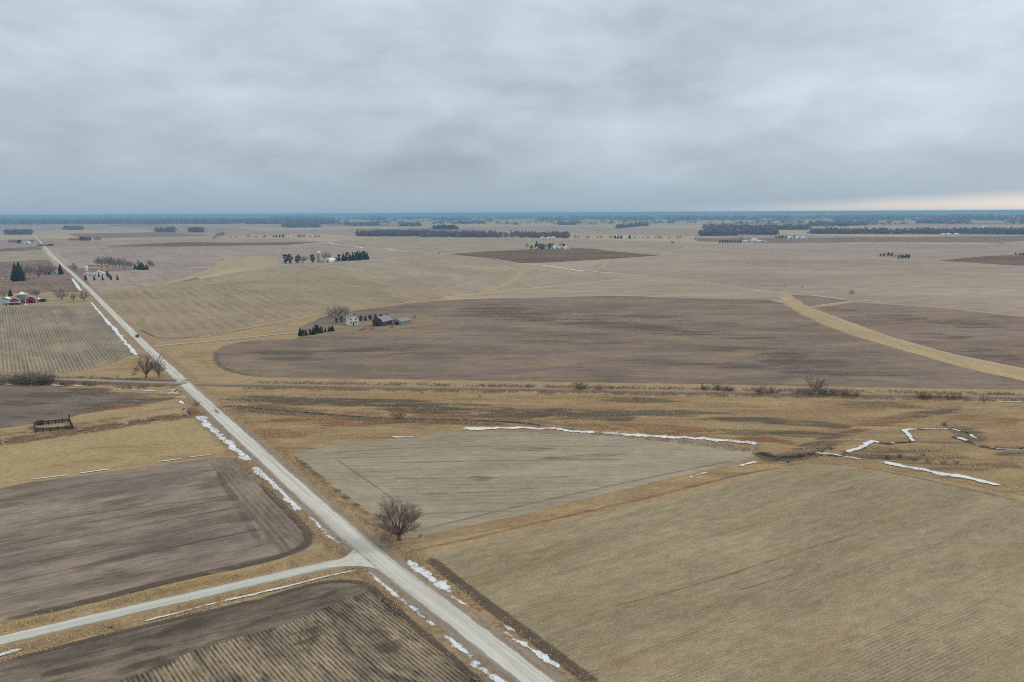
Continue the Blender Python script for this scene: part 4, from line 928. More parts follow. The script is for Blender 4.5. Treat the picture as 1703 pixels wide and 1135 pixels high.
for x, y, h_ in [(196, 646, 8), (206, 646, 10), (218, 647, 9), (230, 647, 8), (240, 647, 7)]:
    plant('shrub_red', x, y, h_, 'russet shrub beside the big snow patch', 'russet shrubs by snow patch', wide=1.45)
for x, y, h_ in [(152, 628, 6), (224, 624, 7), (196, 627, 4)]:
    plant('shrub_red', x, y, h_, 'small russet bush on the grass above the ballast track', 'russet bushes above ballast track')
for x, y, h_ in [(880, 646, 9), (966, 649, 16), (972, 650, 14), (996, 651, 14), (1016, 648, 9), (1168, 650, 12), (1196, 650, 13), (1205, 652, 14), (1212, 653, 11), (1262, 656, 17), (1280, 656, 14), (1288, 655, 12)]:
    plant('shrub', x, y, h_, 'bare shrub along the ballast track beyond the creek grassland', 'shrubs along the right hand track', wide=1.45)
for x, y, h_ in [(1322, 657, 13), (1335, 657, 16), (1346, 658, 18), (1362, 658, 18), (1376, 658, 16), (1390, 658, 14), (1402, 659, 14), (1412, 660, 16), (1422, 660, 10)]:
    plant('shrub', x, y, h_, 'bare shrub in the thick brush around the tall shrubby tree', 'brush around tall shrubby tree', wide=1.45)
for x, y, h_ in [(1532, 664, 14), (1541, 664, 13), (1550, 663, 11)]:
    plant('shrub', x, y, h_, 'bare shrub in the round clump beside the ballast track', 'round clump by track', wide=1.45)
for x, y, h_ in [(1566, 663, 11), (1578, 664, 12), (1590, 664, 12), (1600, 664, 10)]:
    plant('shrub', x, y, h_, 'bare shrub in the low row near the small bare tree', 'low row near small tree', wide=1.45)
plant('shrub_red', 798, 660, 6, 'low dark bush in the golden grass right of the road'); plant('shrub_red', 702, 656, 5, 'tiny dark bush in the golden grass nearer the road')
for x, y, h_ in [(1318, 762, 12), (1332, 760, 13), (1350, 757, 10), (1366, 752, 12), (1382, 748, 10), (1296, 766, 9), (1310, 770, 7)]:
    plant('shrub', x, y, h_, 'dark shrub crowding the creek pool', 'shrubs at creek pool', wide=1.45)
for x, y, h_ in [(1475, 763, 8), (1498, 762, 9), (1520, 768, 10), (1545, 770, 10), (1570, 773, 9), (1592, 772, 7), (1535, 760, 7)]:
    plant('shrub', x, y, h_, 'low dark shrub in the scrub behind the long snow drift', 'scrub behind snow drift', wide=1.45)
plant('shrub', 184, 1046, 8, 'lone dark bush below the side road')
plant('shrub_red', 325, 676, 12, 'brush beside the culvert, on the ballast track side'); plant('shrub', 316, 690, 10, 'brush beside the culvert, on the pasture side')
for x, y, h_ in [(600, 862, 5), (612, 872, 6), (625, 884, 6), (640, 893, 6), (700, 893, 6)]:
    plant('shrub_red', x, y, h_, 'low brush at the foot of the big tree', 'low brush near big tree')

# ------------------------------------------------------------------ buildings
def profile(kind, w, h, r):
    if kind == 'gable': return [(-w/2, h), (0, h + r), (w/2, h)]
    if kind == 'gambrel': return [(-w/2, h), (-w*.34, h + r*.62), (0, h + r), (w*.34, h + r*.62), (w/2, h)]
    if kind == 'arch': return [(-w/2 * math.cos(a), h + r * math.sin(a)) for a in np.linspace(0, math.pi, 11)]
    if kind == 'shed': return [(-w/2, h), (w/2, h + r)]
def building(name, label, px, py, w, l, h, r, kind='gable', wall='white', roof='roofg', yaw=0.0, doors=(), wins=(), trim=None, group=None, cat=None, over=.35, side_wins=0, chimney=False):
    """front gable on local -y; doors / windows as (x, z0, width, height) on the front wall"""
    p = G(px, py); e = empty(name, (p.x, p.y, .1), yaw); tag(e, label, cat or 'building', group)
    pr = profile(kind, w, h, r)
    MB().prism([(-w/2, -.1)] + [(x, z) for x, z in pr] + [(w/2, -.1)], 0, l).build('wall', MT[wall], e)
    th = .18; outer = [(x * (1 + 2 * over / w) if abs(x) > w * .49 else x * 1.02, z + th - (over * .5 if abs(x) > w * .49 and kind != 'shed' else 0)) for x, z in pr]
    inner = [(x, z - th + .004) for x, z in outer]
    ro = MB().prism(outer + inner[::-1], -over, l + over).build('roof', MT[roof], e)
    if chimney: MB().box(w*.18, w*.18 + .7, l*.4, l*.4 + .7, h + r*.3, h + r + 1.0).build('chimney', MT['roofb'], ro)
    for x, z, dw, dh in doors: MB().box(x - dw/2, x + dw/2, -.06, .05, z, z + dh).build('door', MT['dark'], e)
    for x, z, dw, dh in wins: MB().box(x - dw/2, x + dw/2, -.05, .05, z, z + dh).build('window', MT['glass'], e)
    for i in range(side_wins):
        y = l * (i + .6) / (side_wins + .2)
        for sx in (-1, 1): MB().box(sx * w/2 - .05, sx * w/2 + .05, y - .45, y + .45, h * .4, h * .4 + 1.2).build('window', MT['glass'], e)
    if trim:
        tb = MB(); q = [(-w/2, 0)] + pr + [(w/2, 0)]
        for (x0, z0), (x1, z1) in zip(q[:-1], q[1:]):
            d = Vector((x1 - x0, z1 - z0)).normalized(); n = Vector((d.y, -d.x)) * .55
            tb.prism([(x0, z0), (x1, z1), (x1 + n.x, z1 + n.y), (x0 + n.x, z0 + n.y)], -over - .03 - .04, -over + .02 + .25)
        tb.build('trim', MT[trim], e)
    return e
def silo(label, px, py, rad_, h, wall='silo', cap='white', dome=True, name='silo'):
    p = G(px, py); e = empty(name, (p.x, p.y, .1)); tag(e, label, 'silo' if name == 'silo' else 'grain bin')
    MB().lathe([(rad_, -.1), (rad_, h)], 24).build('wall', MT[wall], e, True)
    if dome: MB().lathe([(rad_ * 1.03 * math.cos(a), h + rad_ * .9 * math.sin(a)) for a in np.linspace(0, 1.55, 7)], 24).build('dome', MT[cap], e, True)
    else: MB().lathe([(rad_ * 1.06, h - .1), (rad_ * .12, h + rad_ * .62), (.02, h + rad_ * .66)], 24).build('roof', MT[cap], e)
    hb = MB()
    for k in range(1, int(h / 1.1)):
        hb.lathe([(rad_ + .012, k * 1.1), (rad_ + .05, k * 1.1 + .05), (rad_ + .012, k * 1.1 + .1)], 24)
    hb.build('hoop', MT['roofg'], e)
    return e
def car(label, px, py, yaw, paint, pickup=False, loc=None, z=.1):
    p = Vector(loc) if loc else G(px, py); e = empty('pickup_truck' if pickup else 'parked_car', (p.x, p.y, z), yaw); tag(e, label, 'truck' if pickup else 'car')
    # local x across, y forward; side outline extruded across and narrowed at the roof
    L = 5.2 if pickup else 4.6; wd = 1.86
    side = [(-L/2, .35), (-L/2, .95), (-L/2 + .1, 1.02), (L/2 - 1.3, 1.0), (L/2 - .15, .86), (L/2, .72), (L/2, .35)]
    bm = bmesh.new()
    a = [bm.verts.new((-wd/2, y, z_)) for y, z_ in side]; b = [bm.verts.new((wd/2, y, z_)) for y, z_ in side]
    bm.faces.new(a[::-1]); bm.faces.new(b)
    for i in range(len(side)): j = (i + 1) % len(side); bm.faces.new((a[i], a[j], b[j], b[i]))
    bmesh.ops.bevel(bm, geom=bm.edges[:], offset=.07, segments=2, affect='EDGES')
    me = bpy.data.meshes.new('body'); bm.to_mesh(me); bm.free(); me.materials.append(MT[paint]); o = bpy.data.objects.new('body', me); COL.objects.link(o); o.parent = e
    y0, y1 = (-.5, 1.2) if pickup else (-L/2 + .15, L/2 - 1.2)
    c = MB(); n = [(-wd/2 + .08, y0, 1.0), (wd/2 - .08, y0, 1.0), (wd/2 - .08, y1, .98), (-wd/2 + .08, y1, .98), (-wd/2 + .26, y0 + .3, 1.62), (wd/2 - .26, y0 + .3, 1.62), (wd/2 - .26, y1 - .75, 1.6), (-wd/2 + .26, y1 - .75, 1.6)]
    c.v = n; c.f = [[0,1,5,4],[1,2,6,5],[2,3,7,6],[3,0,4,7]]; c.build('window', MT['glass'], e)
    MB().box(-wd/2 + .24, wd/2 - .24, y0 + .27, y1 - .72, 1.6, 1.68).build('roof', MT[paint], e)
    for sx in (-1, 1):
        for sy in (-L/2 + .9, L/2 - .95):
            wv = MB().tube((sx * (wd/2 - .22), sy, .34), (sx * (wd/2 + .01), sy, .34), .34, .34, 14).build('wheel', MT['rubber'], e)
            MB().tube((sx * (wd/2 - .02), sy, .34), (sx * (wd/2 + .03), sy, .34), .2, .2, 10).build('rim', MT['rim'], wv)
        MB().box(sx * .72 - .16, sx * .72 + .16, -L/2 - .03, -L/2 + .05, .68, .88).build('tail_light', MT['lamp_red'], e)
        MB().box(sx * .66 - .18, sx * .66 + .18, L/2 - .05, L/2 + .02, .6, .74).build('headlight', MT['lamp_clear'], e)
    return e
YG = ROAD_A - math.pi / 2                    # buildings square to the survey grid
# red barn farm
building('shed', 'long low pale blue shed beside the red barns', 3, 509.5, 9, 8, 3.0, 1.4, 'gable', 'teal', 'roofblue', yaw=.5, wins=[(-2, 1, 1.2, 1), (1.5, 1, 1.2, 1)], doors=[(3.3, 0, 1.2, 2.1)])
building('red_barn', 'red gambrel barn with white trim nearer the pale blue shed', 24.5, 506.5, 8.0, 13, 2.9, 3.0, 'gambrel', 'red', 'roofp', yaw=.36, trim='white', doors=[(0, 0, 2.6, 1.9)], wins=[(0, 3.6, 1, 1)], cat='barn')
building('lean_to', 'white banded lean-to across the front of the first red barn', 24.5, 507.5, 8.6, 2.2, 1.9, .3, 'gable', 'redd', 'white', yaw=.36)
building('red_barn', 'red gambrel barn with dark doorway and white trim beside the grain bin', 51.5, 504.5, 8.8, 12, 3.0, 3.3, 'gambrel', 'red', 'roofg', yaw=.5, trim='white', doors=[(0, 0, 2.8, 2.6)], cat='barn')
silo('tall grey grain bin with pale conical roof between the red barns', 37.5, 504, 3.3, 7.6, 'binw', 'white', False, 'grain_bin')
building('lean_to', 'low white-roofed lean-to against the second red barn', 61.5, 502.5, 4, 8, 1.8, 1.0, 'gable', 'white2', 'white2', yaw=.36)
building('machine_shed', 'low dark open shed at the end of the red barn yard', 71, 502.5, 5, 5, 2.2, .4, 'gable', 'roofp', 'roofp', yaw=.4, doors=[(0, 0, 3.6, 1.7)])
building('white_shed', 'small white-roofed building behind the first red barn', 33, 499.5, 4.5, 5, 2.4, 1.2, 'gable', 'teal', 'white', yaw=.4)
building('white_shed', 'small white-roofed hut behind the pale blue shed', 8, 502.5, 6, 4.5, 2.6, 1.4, 'gable', 'roofblue', 'white', yaw=.0)
car('white pickup truck parked before the grain bin', 42, 509.3, 1.2, 'car_white', True)
plant('spruce', 17.5, 493, 13, 'small dark spruce behind the red barns', wide=1.25)
for x, y, h_, lab in [(55, 495, 18, 'bare tree right behind the grain bin'), (62, 494, 15, 'bare tree behind the second red barn'), (103, 499.5, 25, 'bare tree on the tan grass beside the red barn yard'), (122, 501, 18, 'round bare tree between the barn yard and road'), (140, 501, 22, 'bare tree at the roadside beyond the barn yard'), (7, 494, 14, 'bare tree behind the pale blue shed'), (-4, 495, 15, 'bare tree at the far end of the red barn farm')]:
    plant('bare_dark' if x in (122,) else 'bare', x, y, h_, lab)
ribbon('farm_track', [(60, 506), (100, 503), (148, 503.5)], 4, MT['drive'], 'faint track from the red barns to the road', 'track', .2, step=5)
# spruce farm
plant('spruce', 26.5, 468, 31, 'tall dark spruce of the pair, on the vehicle side', 'pair of tall spruces', wide=1.15); plant('spruce', 33, 467.5, 32, 'tall dark spruce of the pair, on the farmhouse side', 'pair of tall spruces', wide=1.15)
plant('spruce', 101, 456.5, 17.5, 'dense dark spruce beside the road by the white farmhouse', wide=1.3)
for x, y, h_, lab in [(40, 461, 22, 'bare tree tucked behind the tall spruces'), (50, 457.5, 20, 'dark bare tree in the spruce farm yard, next to the spruces'), (64, 463, 28, 'largest bare tree in the spruce farm yard'), (72, 457, 18, 'bare tree before the grey garage'), (84, 457, 20, 'bare tree beside the white farmhouse')]:
    plant('bare_dark', x, y, h_, lab)
for x, y, h_ in [(42, 466, 5), (48, 466, 5), (56, 465, 4), (76, 457, 4)]: plant('shrub_red', x, y, h_, 'russet bush in the spruce farm yard', 'bushes in spruce farm yard')
building('farmhouse', 'white gabled farmhouse between bare tree and roadside spruce', 90, 456.3, 7, 9, 3.4, 2.8, 'gable', 'white', 'roofg', yaw=.4, wins=[(-1.6, 1, 1, 1.3), (1.6, 1, 1, 1.3), (0, 3.8, .9, 1.1)], doors=[(0, 0, 1, 2.1)], cat='house', side_wins=2, chimney=True)
building('garage', 'low grey white garage beside the white farmhouse', 79, 456.5, 7, 6, 2.4, 1.6, 'gable', 'teal', 'roofblue', yaw=.4, doors=[(-1.6, 0, 2.2, 2), (1.6, 0, 2.2, 2)])
car('white car parked by the tall spruces', 3, 464.5, 1.3, 'car_white'); car('white pickup truck parked by the tall spruces', 11.5, 467.8, 1.5, 'car_white', True)
# windbreak farm right of the road
building('farmhouse', 'low white house behind the columnar evergreens, nearer the road', 147, 459, 12, 8, 3.0, 2.2, 'gable', 'white', 'roofg', yaw=.42, wins=[(-4, 1, 1.2, 1.2), (-1.4, 1, 1.2, 1.2), (4, 1, 1.2, 1.2)], doors=[(1.4, 0, 1, 2.1)], cat='house')
building('farmhouse', 'white house with broad gable behind the middle columnar evergreens', 165, 459.5, 13, 9, 3.0, 3.4, 'gable', 'white', 'white2', yaw=.42, wins=[(-4, 1, 1.4, 1.2), (3.6, 1, 1.4, 1.2), (0, 3.4, 1, 1)], doors=[(-1, 0, 1, 2.1)], cat='house')
building('brown_shed', 'low brown roofed shed behind the white houses', 168, 452, 10, 7, 2.6, 1.8, 'gable', 'cream', 'roofb', yaw=.42, doors=[(0, 0, 3, 2.2)])
silo('slender pale grain bin behind the white houses', 144, 450.5, 1.9, 5.2, 'white2', 'white', False, 'grain_bin')
for x, y, h_, lab in [(142.5, 466.5, 9, 'columnar evergreen at the road end of the row'), (157, 466.5, 9.5, 'slim columnar evergreen between the two white houses'), (164.6, 461, 8, 'slim columnar evergreen close against the gabled house'), (171, 466.5, 9, 'columnar evergreen before the gabled house'), (195.5, 466.3, 8.5, 'lone columnar evergreen at the field end of the row')]:
    plant('column', x, y, h_, lab, wide=1.2 if x in (142.5, 195.5) else .85)
for x, y in [(178, 458.5), (180, 461), (182.5, 463.5), (185, 466)]: plant('column', x, y, 8.5, 'columnar evergreen in the short slanting hedge line', 'slanting evergreen line')
for i, (x, y, h_) in enumerate([(163, 442, 16), (169, 443, 18), (175, 442, 17), (181, 443, 18), (187, 443, 16), (193, 444, 17), (199, 444, 16), (205, 445, 17), (211, 445, 15), (217, 446, 14), (184, 441, 16), (202, 442, 15)]):
    plant('bare', x, y, h_, 'tall bare tree in the windbreak behind the white houses', 'bare windbreak trees')
for x, y, h_ in [(150, 444, 4), (156, 444, 4), (163, 444, 4), (170, 445, 4), (178, 445, 4), (188, 446, 4), (208, 447, 4)]: plant('shrub', x, y, h_, 'low shrub along the foot of the bare windbreak', 'shrubs under windbreak', wide=1.5)
for x, y, h_ in [(225, 448, 9), (231, 449, 10), (238, 449, 10.5), (244, 449, 9), (235, 446, 10)]: plant('cedar', x, y, h_, 'bushy green evergreen in the clump at the windbreak end', 'evergreen clump at windbreak end', wide=.9)
for x, y, h_, lab in [(250, 444, 14, 'bare tree just beyond the evergreen clump'), (255, 445, 11, 'smaller bare tree at the far end of the windbreak'), (231, 444, 14, 'bare tree rising behind the evergreen clump')]: plant('bare_dark', x, y, h_, lab)
plant('bare', 123, 450, 14, 'thin bare tree beside the road opposite the spruce farm'); plant('shrub', 126, 450, 5, 'dark bush at the foot of the thin roadside tree')
# silo farm
for x, y, h_, k, lab in [(475, 438.5, 16, 'pine', 'broad dark pine at the left end of the silo farm'), (482, 439, 17, 'pine', 'second broad dark pine of the silo farm'), (495, 438.5, 15, 'pine', 'dark pine between the broad pines and the small white house'), (503, 437, 13, 'bare', 'bare tree behind the small white house'), (507, 437, 12, 'bare', 'thin bare tree near the small white house'), (520, 437, 14.5, 'pine', 'lone dark pine left of the silo'), (540, 431, 14, 'bare', 'reddish bare tree behind the silo'), (546, 431, 13, 'bare', 'bare tree rising behind the white arched barn'), (558, 435, 8, 'bare', 'small bare tree beside the evergreen row')]:
    plant(k, x, y, h_, lab, wide=1.1)
for i, (x, y, h_) in enumerate([(563.5, 435.5, 13), (571, 434.5, 14), (575, 434, 13), (579, 434, 15), (583, 434, 11), (587, 433.5, 14), (591, 433.5, 14), (595, 433, 16), (599, 433, 16), (603, 432.5, 15), (607, 432, 15), (610.5, 432, 13)]):
    plant('spruce' if i % 3 else 'pine', x, y, h_, 'dark evergreen in the row right of the white arched barn', 'evergreen row of the silo farm', wide=1.15)
silo('tall concrete silo with white domed cap', 530.5, 436.5, 2.9, 14.5)
building('arched_barn', 'white arched roof barn beside the silo', 545, 436.5, 9, 14, 2.2, 4.2, 'arch', 'white2', 'white2', yaw=-.5, doors=[(0, 0, 3, 3)], cat='barn')
building('white_shed', 'white shed at the foot of the silo', 536, 436.8, 5, 8, 3, 1.6, 'gable', 'teal', 'white2', yaw=.4, doors=[(0, 0, 2, 2.2)])
building('farmhouse', 'small white house left of the lone pine', 511, 438, 9, 8, 2.8, 2, 'gable', 'white', 'roofg', yaw=.3, wins=[(-2.5, 1, 1, 1.2), (2.5, 1, 1, 1.2)], doors=[(0, 0, 1, 2)], cat='house')
building('white_shed', 'low long pale shed right of the white arched barn', 551, 436.2, 5, 12, 2, 1, 'gable', 'teal', 'white2', yaw=.9)
for x, y in [(556, 436), (559, 436)]: plant('shrub', x, y, 4, 'dark bush right of the pale long shed', 'bushes by pale shed')
# hilltop farm with many white buildings
for x, y, h_, k, lab in [(876.4, 412, 9, 'bare_dark', 'lone ragged tree left of the white farm cluster'), (883.5, 415, 7, 'pine', 'round dark tree at the left of the white farm cluster'), (892.5, 413, 12, 'spruce', 'tallest dark spruce in the white farm cluster'), (898, 415, 10, 'pine', 'dark pine beside the tallest spruce'), (902, 415.3, 10, 'pine', 'dark pine second from the tallest spruce'), (914, 415, 10, 'pine', 'dark pine amid the white sheds'), (907, 413, 10, 'bare', 'bare tree behind the white farm cluster'), (917, 412, 11, 'bare', 'reddish bare tree behind the white sheds'), (933, 410, 8, 'bare', 'small bare tree behind the right hand sheds'), (938, 411, 6, 'pine', 'small dark evergreen beside the white quonset')]:
    plant(k, x, y, h_, lab, wide=1.2)
for x, y, w_, l_, h_, r_, k, ya, wl_, rf, lab in [(894, 414.8, 5, 6, 3, 2, 'gable', .3, 'white', 'white2', 'small white hut below the tallest spruce'), (906.5, 414.8, 7, 9, 3, 2.4, 'gable', .5, 'white2', 'roofblue', 'pale house between two dark pines'), (919.5, 414.5, 6, 9, 3.4, 3, 'gable', -.3, 'white', 'white', 'steep white shed right of the dark pines'), (926, 412.5, 8, 9, 3, 2, 'gable', .2, 'white', 'white2', 'white shed behind the steep white shed'), (934, 415, 9, 10, 2.6, 2.4, 'arch', .2, 'cream', 'white2', 'low rounded pale shed'), (944.5, 415.4, 10, 14, 2.2, 4.4, 'arch', .25, 'white2', 'white', 'white quonset at the right of the farm cluster')]:
    building('white_shed', lab, x, y, w_, l_, h_, r_, k, wl_, rf, yaw=ya, doors=[(0, 0, 2, 2.2)])
MT['yard'] = grass_mat('yard_ground', (138, 122, 100), (122, 110, 96), (132, 104, 84), (96, 88, 78), seed=12)
# farmstead inside the plowed field (mostly dark windbreak evergreens, a white house, sheds, litter of yard)
sheet('farmyard', [(497, 556), (560, 541), (700, 521), (742, 538), (640, 551), (512, 562)], MT['yard'], 'brown grass yard of the farmstead inside the plowed field', 'yard', 6 * Z)
for i, (x, y, h_) in enumerate([(500, 560, 15), (505, 559.5, 15), (511, 559, 15), (516, 557.5, 15), (521, 556.5, 14), (526, 556, 14), (531, 555, 13), (536, 554.5, 12), (541, 554, 12), (547, 553, 11), (553, 552, 10)]):
    plant(('spruce', 'pine', 'spruce', 'column')[i % 4], x + random.uniform(-2, 2), y + random.uniform(-1.2, .6), h_ * random.uniform(.7, 1.15), 'dark evergreen in the front row of the farmstead inside the plowed field', 'front evergreen row of field farmstead', wide=random.uniform(1.1, 1.7))
for i, (x, y, h_) in enumerate([(560, 537, 9), (568, 536, 10), (576, 535, 9), (600, 535, 10), (608, 534, 9), (616, 533, 10), (624, 531, 9), (634, 530, 8), (643, 529, 7)]):
    plant('pine', x, y, h_, 'dark evergreen in the back row of the farmstead inside the plowed field', 'back evergreen row of field farmstead', wide=1.2)
for x, y, h_, lab in [(550, 527, 18, 'broad bare tree behind the field farmstead, nearest the driveway side'), (563, 526, 19, 'broad bare tree in the middle behind the field farmstead'), (575, 525, 17, 'broad bare tree behind the field farmstead, toward the white house')]: plant('bare', x, y, h_, lab, wide=1.15)
building('farmhouse', 'white house among evergreens inside the plowed field', 588, 541, 7, 9, 4.6, 2.2, 'gable', 'white', 'roofg', yaw=.4, wins=[(-1.8, 1, 1, 1.3), (1.8, 1, 1, 1.3), (-1.8, 3.3, 1, 1.1), (1.8, 3.3, 1, 1.1)], doors=[(0, 0, 1, 2.1)], cat='house', side_wins=3, chimney=True)
building('barn', 'grey gambrel barn in the field farmstead yard', 628, 543, 8, 12, 3, 3, 'gambrel', 'wood', 'roofg', yaw=-.4, doors=[(0, 0, 2.6, 2.4)])
building('machine_shed', 'low grey metal shed at the open end of the field farmstead', 660, 541, 8, 10, 2.6, 1.4, 'gable', 'binw', 'roofg', yaw=-.6, doors=[(0, 0, 3.4, 2.2)])
for x, y, h_ in [(605, 549, 6), (618, 549, 7), (600, 551, 5), (652, 546, 6)]: plant('shrub_red', x, y, h_, 'russet bush in the field farmstead yard', 'bushes in field farmstead yard', wide=1.2)
for x, y, h_ in [(690, 530, 6), (675, 534, 7)]: plant('bare', x, y, h_, 'small bare tree at the open end of the field farmstead', 'small trees at farmstead end')
# right hand farms
for i in range(9): plant('pine', 1197 + i * 4.3, 405, 5.5, 'dark evergreen in the short hedge left of the long white barns', 'hedge left of long white barns', wide=1.25)
for x, w_, lab in [(1245, 24, 'long low white barn nearer the evergreen hedge'), (1268, 26, 'long low white barn farther from the evergreen hedge')]:
    building('white_barn', lab, x, 403, w_, 14, 2.8, 2.0, 'gable', 'white', 'white', yaw=0, doors=[(0, 0, 4, 2.4)])
building('white_barn', 'taller white barn between the long low white barns', 1257, 402.6, 16, 16, 4.4, 4.2, 'gambrel', 'white', 'white', yaw=0, doors=[(0, 0, 4, 3)])
plant('bare', 1233, 401, 8, 'bare tree between the evergreen hedge and the long white barns')
for x, y, h_, k in [(1291, 397.5, 5, 'pine'), (1296, 397.5, 6, 'pine'), (1301, 397.5, 6, 'pine'), (1307, 397.5, 5, 'pine'), (1312, 397.5, 5, 'pine'), (1321, 397.5, 7, 'spruce')]:
    plant(k, x, y, h_, 'dark evergreen at the far farm beyond the long white barns', 'evergreens at far right farm', wide=1.4)
for x, lab in [(1316, 'tiny white shed between the far evergreens'), (1329, 'white shed right of the far spruce'), (1339, 'white shed at the end of the far right farm')]: building('white_shed', lab, x, 397.8, 14, 12, 4, 3, 'gable', 'white', 'white', yaw=.2, doors=[(0, 0, 3, 3)])
building('cream_shed', 'cream shed standing alone by the tree clump on the plain', 1157, 398, 16, 12, 4, 3, 'gable', 'cream', 'cream', yaw=.1, doors=[(0, 0, 3, 3)])
for x, y, h_ in [(1464, 427.5, 5), (1470, 427, 6), (1477, 427, 7), (1483, 427, 7)]: plant('pine', x, y, h_, 'dark evergreen in the left of two clumps on the mauve field', 'left clump on mauve field', wide=1.4)
for x, y, h_ in [(1488, 428, 5), (1490, 428, 5)]: plant('bare', x, y, h_, 'small bare tree between the two evergreen clumps', 'bare trees between clumps', wide=1.2)
for x, y, h_ in [(1495, 430.5, 7), (1501, 430.5, 7), (1507, 430.5, 7.5), (1511, 430, 7)]: plant('pine', x, y, h_, 'dark evergreen in the right of two clumps on the mauve field', 'right clump on mauve field', wide=1.4)
for x, y, h_, lab in [(1118, 406, 7, 'lone round tree on the open plain'), (730, 423, 4, 'tiny tree at the tip of the dark plowed wedge'), (1416, 490, 9, 'small bare tree beyond the curving waterway'), (1334, 480, 5, 'tiny bush left of the small bare tree'), (1304, 477.5, 3.5, 'tiniest bush above the waterway head'), (1666, 407, 4, 'tiny tree by the pale far field')]: plant('bare', x, y, h_, lab, wide=1.2)
for x, y, h_ in [(1689, 424, 4), (1697, 425, 5), (1702, 425, 5)]: plant('pine', x, y, h_, 'dark evergreen at the edge of the right hand plowed field', 'evergreens by right plowed field', wide=1.4)
# middle distance farms and lone trees
for x, y, h_ in [(944, 396.5, 8), (957, 396, 6), (963, 396.5, 5), (977, 397, 7), (994, 396.5, 4), (1000, 396.5, 5), (1016, 397, 7), (1095, 397, 6), (1090, 397, 4), (1100, 397, 4), (1113, 397, 4), (1127, 397, 5), (1132, 397, 5), (1078, 397, 5), (1070, 397, 3.5), (1056, 397, 4)]:
    plant('bare', x, y, h_, 'bare tree in the loose line on the far plain', 'loose far tree line', wide=1.3)
for x, y, h_ in [(1023, 397, 6), (1028, 397, 6), (1033, 397, 6), (1047, 397, 7)]: plant('spruce', x, y, h_, 'dark conifer beside the white house on the far plain', 'conifers by far white house', wide=1.5)
for x, y, lab in [(1041, 397.3, 'white house among conifers on the far plain'), (903, 397.3, 'small white shed at the wood edge'), (914, 397.3, 'white shed at the end of the long wood'), (921, 396.8, 'tiny white house at the end of the long wood'), (480, 396, 'white house in the far farm behind the silo farm'), (37, 405, 'pale house among trees left of the far road'), (45, 405.5, 'cream barn left of the far road'), (1572, 391.5, 'small white shed before the right hand wood'), (1580, 391.5, 'second white shed before the right hand wood'), (1593, 391.3, 'low white shed before the right hand wood')]:
    building('white_shed', lab, x, y, 12, 10, 3.6, 2.6, 'gable', 'white', 'white' if x != 37 else 'roofg', yaw=.2, doors=[(0, 0, 2.6, 2.6)])
building('machine_shed', 'long low dark green shed right of the far road', 84, 409, 18, 34, 3.2, 1.6, 'gable', 'dark', 'binw', yaw=1.2, doors=[(0, 0, 4, 2.6)])
for x, y, h_, k, lab, grp in [(17, 404.5, 7, 'bare', 'tree at the far house left of the road', 'trees at far left house'), (22, 404.5, 7, 'bare', 'tree at the far house left of the road', 'trees at far left house'), (27, 404.5, 7, 'bare', 'tree at the far house left of the road', 'trees at far left house'), (31, 405.5, 7, 'pine', 'dark evergreen at the far house left of the road', 'evergreens at far left house'), (35, 405, 6, 'pine', 'dark evergreen at the far house left of the road', 'evergreens at far left house'), (50, 403.5, 6, 'bare', 'bare tree right of the cream barn', 'trees by cream barn'), (54, 403.5, 6, 'bare', 'bare tree right of the cream barn', 'trees by cream barn')]:
    plant(k, x, y, h_, lab, grp, wide=1.3)
for i, x in enumerate([116, 120, 124, 129, 134, 138, 142, 146, 149]): plant('pine' if i > 3 else 'bare_dark', x, 401, 6 + (i > 3) * 1.5, 'tree in the far windbreak row right of the road' if i <= 3 else 'dark evergreen in the far windbreak row right of the road', 'far windbreak, leafless' if i <= 3 else 'far windbreak, evergreen', wide=1.3)
for x, h_ in [(158, 5), (162, 8), (166, 5)]: plant('bare_dark', x, 400, h_, 'tree in the small clump beyond the far windbreak row', 'small clump beyond windbreak', wide=1.5)
for x, y, h_ in [(355, 398, 5), (359, 397, 7), (363, 395, 10), (369, 394, 9), (372, 392, 8)]: plant('bare_dark', x, y, h_, 'bare tree in the leaning clump on the far plain', 'leaning clump', wide=1.4)
for x, y, h_ in [(384, 396, 4), (393, 396, 4), (413, 396, 7), (426, 396, 5), (440, 396, 6)]: plant('bare', x, y, h_, 'small lone tree on the far plain left of the far farm', 'lone trees far left', wide=1.3)
for x, y, h_ in [(455, 395.5, 4), (460, 395.5, 5), (465, 395.5, 5), (471, 395.5, 6)]: plant('pine', x, y, h_, 'dark evergreen at the far farm behind the silo farm', 'evergreens behind silo farm', wide=1.5)
for x, y, h_ in [(497, 395.5, 7), (501, 395.5, 7), (506, 395.5, 6), (516, 395.5, 5), (525, 395.5, 6), (530, 395.5, 5)]: plant('bare_dark', x, y, h_, 'bare tree at the far farm behind the silo farm', 'bare trees behind silo farm', wide=1.4)
# the car on the road and the culvert
car('small dark car driving away along the gravel road', 228.5, 562, ROAD_A - math.pi / 2, 'car_dark', z=.46)
def culvert():
    p = G(336, 690); e = empty('culvert', (p.x, p.y, 0), ROAD_A); tag(e, 'concrete culvert carrying the creek under the gravel road', 'culvert')
    for s_ in (-1, 1):
        y = s_ * 5.4
        b = MB(); b.box(-3.2, -1.1, y - .15, y + .15, -.1, .62); b.box(1.1, 3.2, y - .15, y + .15, -.1, .62); b.box(-3.2, 3.2, y - .152, y + .152, .62, .95)
        b.build('headwall', MT['concrete'], e)
        MB().box(-1.1, 1.1, y - .05, y + .05, -.05, .62).build('opening', MT['dark'], e)  # solid dark slab between the headwalls, painting the shade inside the culvert
culvert()

